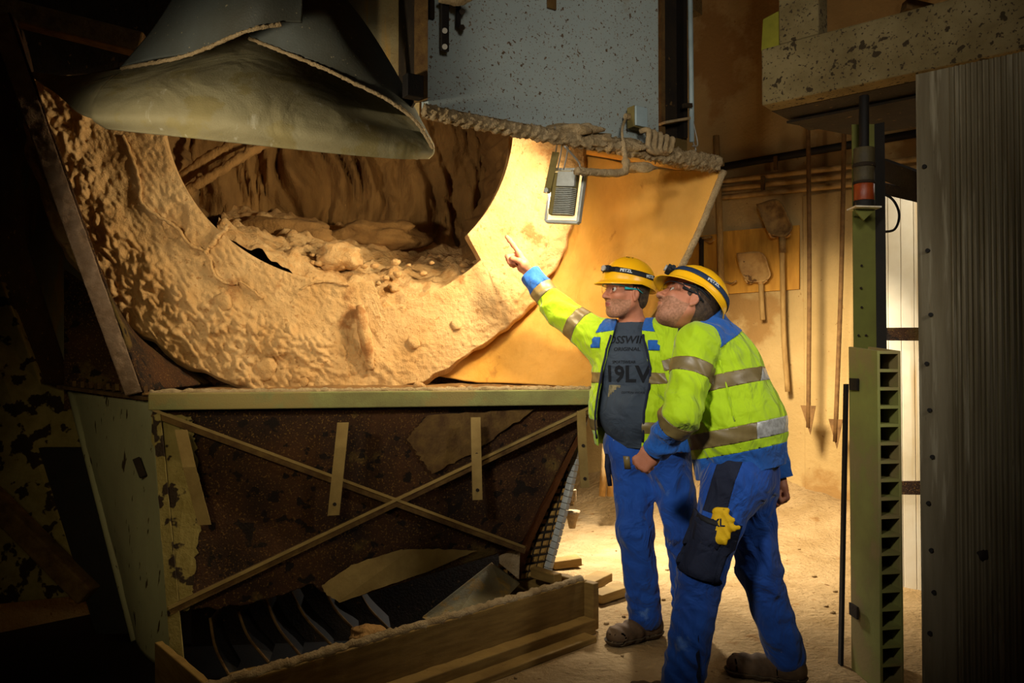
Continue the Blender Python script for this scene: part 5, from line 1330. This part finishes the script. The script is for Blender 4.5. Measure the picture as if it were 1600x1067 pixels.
# ================= the bending man
def person_b():
    pr = empty('person', (.88, 3.08, 0), 'man bending forward in a closed yellow jacket with a glove stuffed in his trouser pocket', 'person')
    tf = nrm([-.86, .50, 0]); tl = nrm([-.50, -.86, 0])
    ls_, le_, lw = V3(.735, 3.04, 1.355), V3(.655, 2.95, 1.09), V3(.585, 3.07, .945)
    rs_, re_, rw = V3(.925, 3.34, 1.335), V3(1.09, 3.38, 1.07), V3(1.145, 3.33, .80)
    chest, waist, pelv = V3(.865, 3.19, 1.25), V3(.915, 3.165, 1.02), V3(.93, 3.15, .84)
    neck = V3(.795, 3.17, 1.425)
    ho = V3(.718, 3.12, 1.512); hf = nrm([-.82, .05, .52]); hup = V3(.45, .38, 1)
    legsB = [(V3(.875, 3.06, .82), V3(.735, 3.0, .48), V3(.66, 2.96, .11)), (V3(.985, 3.23, .82), V3(1.02, 3.22, .46), V3(1.135, 3.24, .11))]
    S = Shape()
    S.cone(pelv, waist, .115, .112, .05, (tl, 1.3)); S.cone(waist, chest, .112, .13, .05, (tl, 1.3)); S.cone(chest, neck - V3(0, 0, .04), .12, .07, .05); S.cone(rs_, ls_, .055, .055, .06)
    S.cone(neck - V3(0, 0, .03), ho + V3(.025, .01, -.03), .058, .055, .03)
    for a, b, c in ((rs_, re_, rw), (ls_, le_, lw)): S.cone(a, b, .052, .040, .03); S.cone(b, c, .040, .027, .03)
    for h_, k_, a_ in legsB: S.cone(h_, k_, .078, .055, .04); S.cone(k_, a_, .055, .04, .03)
    R, W_, H = add_head(S, ho, hf, hup)
    fist = [(62, 85, 50), (66, 90, 52), (70, 92, 52), (74, 92, 52)]
    th = [(.022, .026, -.012), (.052, .040, -.030), (.074, .024, -.044), (.080, .002, -.048)]
    d = nrm(V3(-.10, .05, -.10)); add_hand(S, lw, d, nrm([-.3, -.9, .3]), nrm([-.5, .3, .8]), fist, th, 1.0)
    d = nrm(V3(.02, -.04, -.2)); add_hand(S, rw, d, nrm([.9, .35, .2]), nrm([-.5, .7, -.3]), fist, th, 1.0)
    lo = V3(.36, 2.6, .04); hi = V3(1.4, 3.62, 1.78)
    V, T = mesh_sdf(S, lo, hi, .0045)
    loc = (V - ho) @ R
    bd = np.maximum.reduce([loc[:, 2] + .036, -(loc[:, 2] + .135), -(loc[:, 0] - .002)])
    mouth = .0 - (np.sqrt(((loc - V3(.100, 0, -.066)) / V3(.03, .024, .011)) ** 2 @ np.ones(3)) - 1) * .01
    bd = np.maximum(bd, mouth); bd = np.maximum(bd, np.sqrt(((V - ho) ** 2).sum(1)) - .155)
    (be, sk_) = split(V, T, bd)
    npmesh('body', *sk_, 'skin', pr); npmesh('beard', *be, 'stubble', pr)
    eyes(pr, W_); glasses(pr, lambda *a: Vector(W_(*a)), R)
    HS = Shape(); HS.ell(W_(-.018, 0, .03), (.100, .083, .092), R); HS.ell(W_(-.052, 0, -.022), (.050, .062, .050), R, .02)
    hv, ht = mesh_sdf(HS, ho - .16, ho + .16, .006); hl_ = (hv - ho) @ R
    (x_, hh) = split(hv, ht, np.minimum(.03 - hl_[:, 0], hl_[:, 2] + .080 - .7 * np.clip(hl_[:, 0] + .045, 0, 1)))
    npmesh('hair', *hh, 'hair', pr)
    helmet(pr, ho + R @ V3(-.004, 0, .048), hf, hup + V3(.06, 0, .0), 'strap_blue', lamp_th=-.1, letters=((1.75, 'PETZL'),))
    # ---- jacket
    S = Shape(); TB_ = Shape()
    TB_.cone(V3(.93, 3.155, .86), waist + V3(.005, 0, .02), .172, .176, .05, (tl, 1.12)); TB_.cone(waist + V3(.005, 0, .02), chest + V3(-.01, 0, .02), .176, .160, .06, (tl, 1.22))
    TB_.cone(rs_ * .8 + ls_ * .2, rs_ * .2 + ls_ * .8, .085, .085, .06); TB_.cone(chest, neck - V3(0, 0, .02), .14, .085, .05)
    TB_.cone(neck - V3(0, 0, .05), neck + V3(-.005, 0, .035), .09, .078, .04)
    AL = Shape(); AL.cone(ls_, le_, .082, .069, .04); AL.cone(le_, lw + (le_ - lw) * .04, .069, .052, .03)
    AR = Shape(); AR.cone(rs_, re_, .085, .066, .04); AR.cone(re_, rw, .066, .052, .03)
    S.add(lambda p: TB_.ev(p), chest, .8, .01); S.add(lambda p: AR.ev(p), re_, .45, .05); S.add(lambda p: AL.ev(p), le_, .45, .035)
    def fB(p):
        a = .0070 * fold(p, 44, 1.1) * (.4 + gauss(p, le_, .13) + .8 * gauss(p, ls_ + V3(.07, 0, -.08), .12) + .6 * gauss(p, waist, .16) + .7 * gauss(p, V3(.6, 3.0, .98), .1))
        return a + .003 * fold(p, 70, 2.)
    S.add(fB, waist, 1.2, op='d')
    V, T = mesh_sdf(S, lo, hi, .0075)
    arml, rest = split(V, T, AL.ev(V) - TB_.ev(V)); armr, tor_ = split(*rest, AR.ev(rest[0]) - TB_.ev(rest[0]))
    tax = nrm(chest - pelv); h_ = lambda v: (v - pelv) @ tax + .05 * ((v - pelv) @ tf)
    v_, t_ = tor_; _, tor_ = split(v_, t_, h_(v_) - .015)
    v_, t_ = tor_; nk = nrm(V3(-.45, -.05, 1)); tor_, _ = split(v_, t_, (v_ - neck) @ nk - .045)
    def bandcut(mesh, fld, lo_, hi_):
        v_, t_ = mesh; s = fld(v_); return split(v_, t_, np.maximum(lo_ - s, s - hi_))
    col_, tor_ = bandcut(tor_, lambda v: (v - neck) @ nk + .02 * np.abs((v - neck) @ tl), -.072, 9)
    hem, tor_ = bandcut(tor_, h_, -9, .098)
    b1, tor_ = bandcut(tor_, h_, .135, .195); b2, tor_ = bandcut(tor_, h_, .345, .40)
    jk = npmesh('jacket', *tor_, 'hivis', pr, .006, 0); npmesh('collar', *col_, 'workblue', jk, .012, 0); npmesh('hem', *hem, 'workblue', jk, .007, 0)
    for b in (b1, b2):
        s_, r_ = split(*b, V3(.0, 0, 0)[0] + (.165 - (b[0] - chest) @ nrm([.9, -.43, 0])) )  # split off the lit end; its shine is put into the colour
        npmesh('reflective_band', *r_, 'band', jk, .009, 0)
        if len(s_[1]): tag(npmesh('reflective_band', *s_, 'band_silver', jk, .009, 0), 'end of the reflective band coloured silver for its shine')
    ax, ax2 = nrm(le_ - ls_), nrm(lw - le_); fU = lambda v: (v - ls_) @ ax; fL = lambda v: (v - le_) @ ax2; Ll = np.linalg.norm(lw - le_)
    arml, _ = split(*arml, fL(arml[0]) - (Ll - .005))
    cuff, arml = bandcut(arml, lambda v: np.where(fU(v) > .15, fL(v), -1), .062, 9); bb, arml = bandcut(arml, lambda v: np.where(fU(v) > .15, fL(v), -1), .005, .062); ub, arml = bandcut(arml, fU, .085, .14)
    for nm, pc, mm, tt in (('sleeve', arml, 'hivis', .006), ('cuff', cuff, 'workblue', .009), ('reflective_band', bb, 'band', .009), ('reflective_band', ub, 'band', .009)): npmesh(nm, *pc, mm, jk, tt, 0)
    ax3, ax4 = nrm(re_ - rs_), nrm(rw - re_); gL = lambda v: (v - re_) @ ax4; Lr = np.linalg.norm(rw - re_)
    armr, _ = split(*armr, gL(armr[0]) - (Lr - .0))
    cuff, armr = bandcut(armr, gL, .11, 9); bb, armr = bandcut(armr, gL, .05, .11)
    for nm, pc, mm, tt in (('sleeve', armr, 'hivis', .006), ('cuff', cuff, 'workblue', .009), ('reflective_band', bb, 'band', .009)): npmesh(nm, *pc, mm, jk, tt, 0)
    bj = bvh_of([jk])
    pts = []
    for k in range(20):
        q = Vector(P(1118 + 3.4 * k - .04 * k * k, 500 + 10.5 * k, 2.7)); rr_ = ray(1118 + 3.4 * k, 500 + 10.5 * k).normalized(); hit = bj.ray_cast(q, rr_, 2)
        if hit[0]: pts.append(hit[0] - rr_ * .004)
    if len(pts) > 3: MB().tube(pts, .0035, 6).build('back_seam', 'hivis', jk, True)
    # ---- trousers
    S = Shape(); legs(S, legsB, (V3(.90, 3.08, .84), V3(.965, 3.21, .84)), .128, (tf, 1.0)); S.cone(V3(.905, 3.10, .92), V3(.95, 3.20, .92), .12, .12, .04)
    def fT(p):
        a = .0035 * fold(p, 38, 1.3) + .004 * fold(p[..., [2, 1, 0]], 42, 2.)
        for hh_, k_, an in legsB: a = a + .009 * fold(p, 60, hh_[0] * 7) * (gauss(p, k_, .12) + 1.5 * gauss(p, an + V3(0, 0, .06), .12)) + .007 * fold(p, 30, 2) * gauss(p, hh_ - V3(0, 0, .08), .12)
        return a
    S.add(fT, V3(.9, 3.1, .5), 1.2, op='d')
    V, T = mesh_sdf(S, lo, hi, .008)
    _, tr_ = split(V, T, V[:, 2] - .045); tr_, _ = split(*tr_, tr_[0][:, 2] - .97)
    # navy side panel and ankle gusset cut out of the near leg
    v_, t_ = tr_; prj = np.stack([800 + F * v_[:, 0] / v_[:, 1], 560 - F * (v_[:, 2] - CAMZ) / v_[:, 1]], 1)
    near = (v_ - V3(.80, 3.03, .6)) @ tl > -.02
    # side panel: a vertical strip on the outer thigh, given in leg coordinates
    hp_, kp_ = legsB[0][0], legsB[0][1]; la = nrm(kp_ - hp_); lb = nrm(np.cross(la, tl)); s_ = (v_ - hp_) @ la; c_ = (v_ - hp_) @ lb; n__ = (v_ - hp_) @ tl
    sgn_ = 1 if lb[0] > 0 else -1; c_ = c_ * sgn_
    f1 = np.maximum.reduce([-(s_ + .12), s_ - .14, -(c_ + .055), c_ - .03, -(n__ - .0)])
    pan, tr_ = split(v_, t_, f1)
    pt = npmesh('trousers', *tr_, 'trouserblue', pr, .005, 0); npmesh('side_panel', *pan, 'navy', pt, .006, 0)
    bp = bvh_of([pt])
    def onl(s0, s1, c0, c1, m, nm, lift, th, par=pt, n_=10, puff=0.0, trap=0.0):
        v = []; f_ = []; nn = Vector(tl)
        for j in range(n_):
            for i in range(n_):
                s = s0 + (s1 - s0) * j / (n_ - 1); u = i / (n_ - 1); c = (c0 + (c1 - c0) * u) + trap * (j / (n_ - 1)) * (.5 - u)
                q = Vector(hp_ + la * s + lb * sgn_ * c); hit = bp.ray_cast(q + nn * .3, -nn, .5); b = hit[0] if hit[0] else q + nn * .08
                pf = puff * math.sin(math.pi * u) * math.sin(math.pi * (.15 + .8 * j / (n_ - 1))); v.append(b + nn * (lift + pf))
        for j in range(n_ - 1):
            for i in range(n_ - 1): a = j * n_ + i; f_.append((a, a + 1, a + n_ + 1, a + n_))
        o = mk(nm, v, f_, m, par, True); solid(o, th, -1); return o
    pk = onl(.125, .345, -.085, .085, 'navy', 'cargo_pocket', .012, .012, puff=.016)
    onl(.155, .225, -.060, .060, 'navy', 'pocket_flap', .03, .006, pk, 8, .010, .03)
    onl(.125, .145, -.085, .085, 'strap_black', 'pocket_hem', .02, .006, pk, 8, .012)
    bm = bmesh.new()
    ank = legsB[0][2]
    v = []
    q = [Vector(ank + V3(.03, -.085, .19)), Vector(ank + V3(.055, -.075, -.06)), Vector(ank + V3(-.02, -.09, -.06))]
    gq = MB().prism([(bp.ray_cast(x + Vector(tl) * .3, -Vector(tl), .5)[0] or x) + Vector(tl) * .004 for x in q], Vector(tl) * .003); gq.build('ankle_gusset', 'navy', pt)
    boot(pr, (.665, 2.96), (-.92, .30)); boot(pr, (1.125, 3.24), (-.90, .35))
    # ---- the glove, its own thing
    gc = Vector(hp_ + la * .13 + lb * sgn_ * .035 + tl * .115)
    hit = bp.ray_cast(gc + Vector(tl) * .3, -Vector(tl), .6); gc = (hit[0] if hit[0] else gc) + Vector(tl) * .028
    def gp_(a, b, c): return np.array(gc) + lb * sgn_ * a - la * b + tl * c
    S = Shape(); S.cone(gp_(-.028, -.05, 0), gp_(-.026, .035, 0), .016, .020, .008, (tl, .6)); S.cone(gp_(.0, -.05, .004), gp_(.005, .03, .004), .022, .020, .008, (tl, .6)); S.cone(gp_(.025, -.05, 0), gp_(.032, .01, 0), .018, .014, .008, (tl, .6))
    S.cone(gp_(.03, .0, .0), gp_(.058, .012, .005), .014, .009, .008); S.cone(gp_(-.035, .04, .0), gp_(.0, .055, .0), .012, .012, .01); S.cone(gp_(.005, .035, .002), gp_(.03, .03, .006), .012, .012, .006)
    S.add(lambda p: .003 * fold(p, 90, 1.), np.array(gc), .2, op='d')
    gv, gt = mesh_sdf(S, np.array(gc) - .14, np.array(gc) + .14, .004)
    gl = empty('work_glove', gc, 'bright yellow work glove stuffed into the dark thigh pocket of the bending man', 'glove')
    gb_ = npmesh('glove_body', gv, gt, 'glove', gl); bg = bvh_of([gb_])
    text_on('XL', Vector(gp_(-.012, .0, .0)), Vector(lb * sgn_) * .8 - Vector(la) * .3, Vector(-la), .04, bg, 'navy', gl, 'size_mark', lift=.002, bold=.001)
    return pr
person_a(); pb = person_b()
for o_ in [pb] + [o for o in bpy.data.objects if o.name.startswith('work_glove') and o.type == 'EMPTY']: o_.location.x -= .03
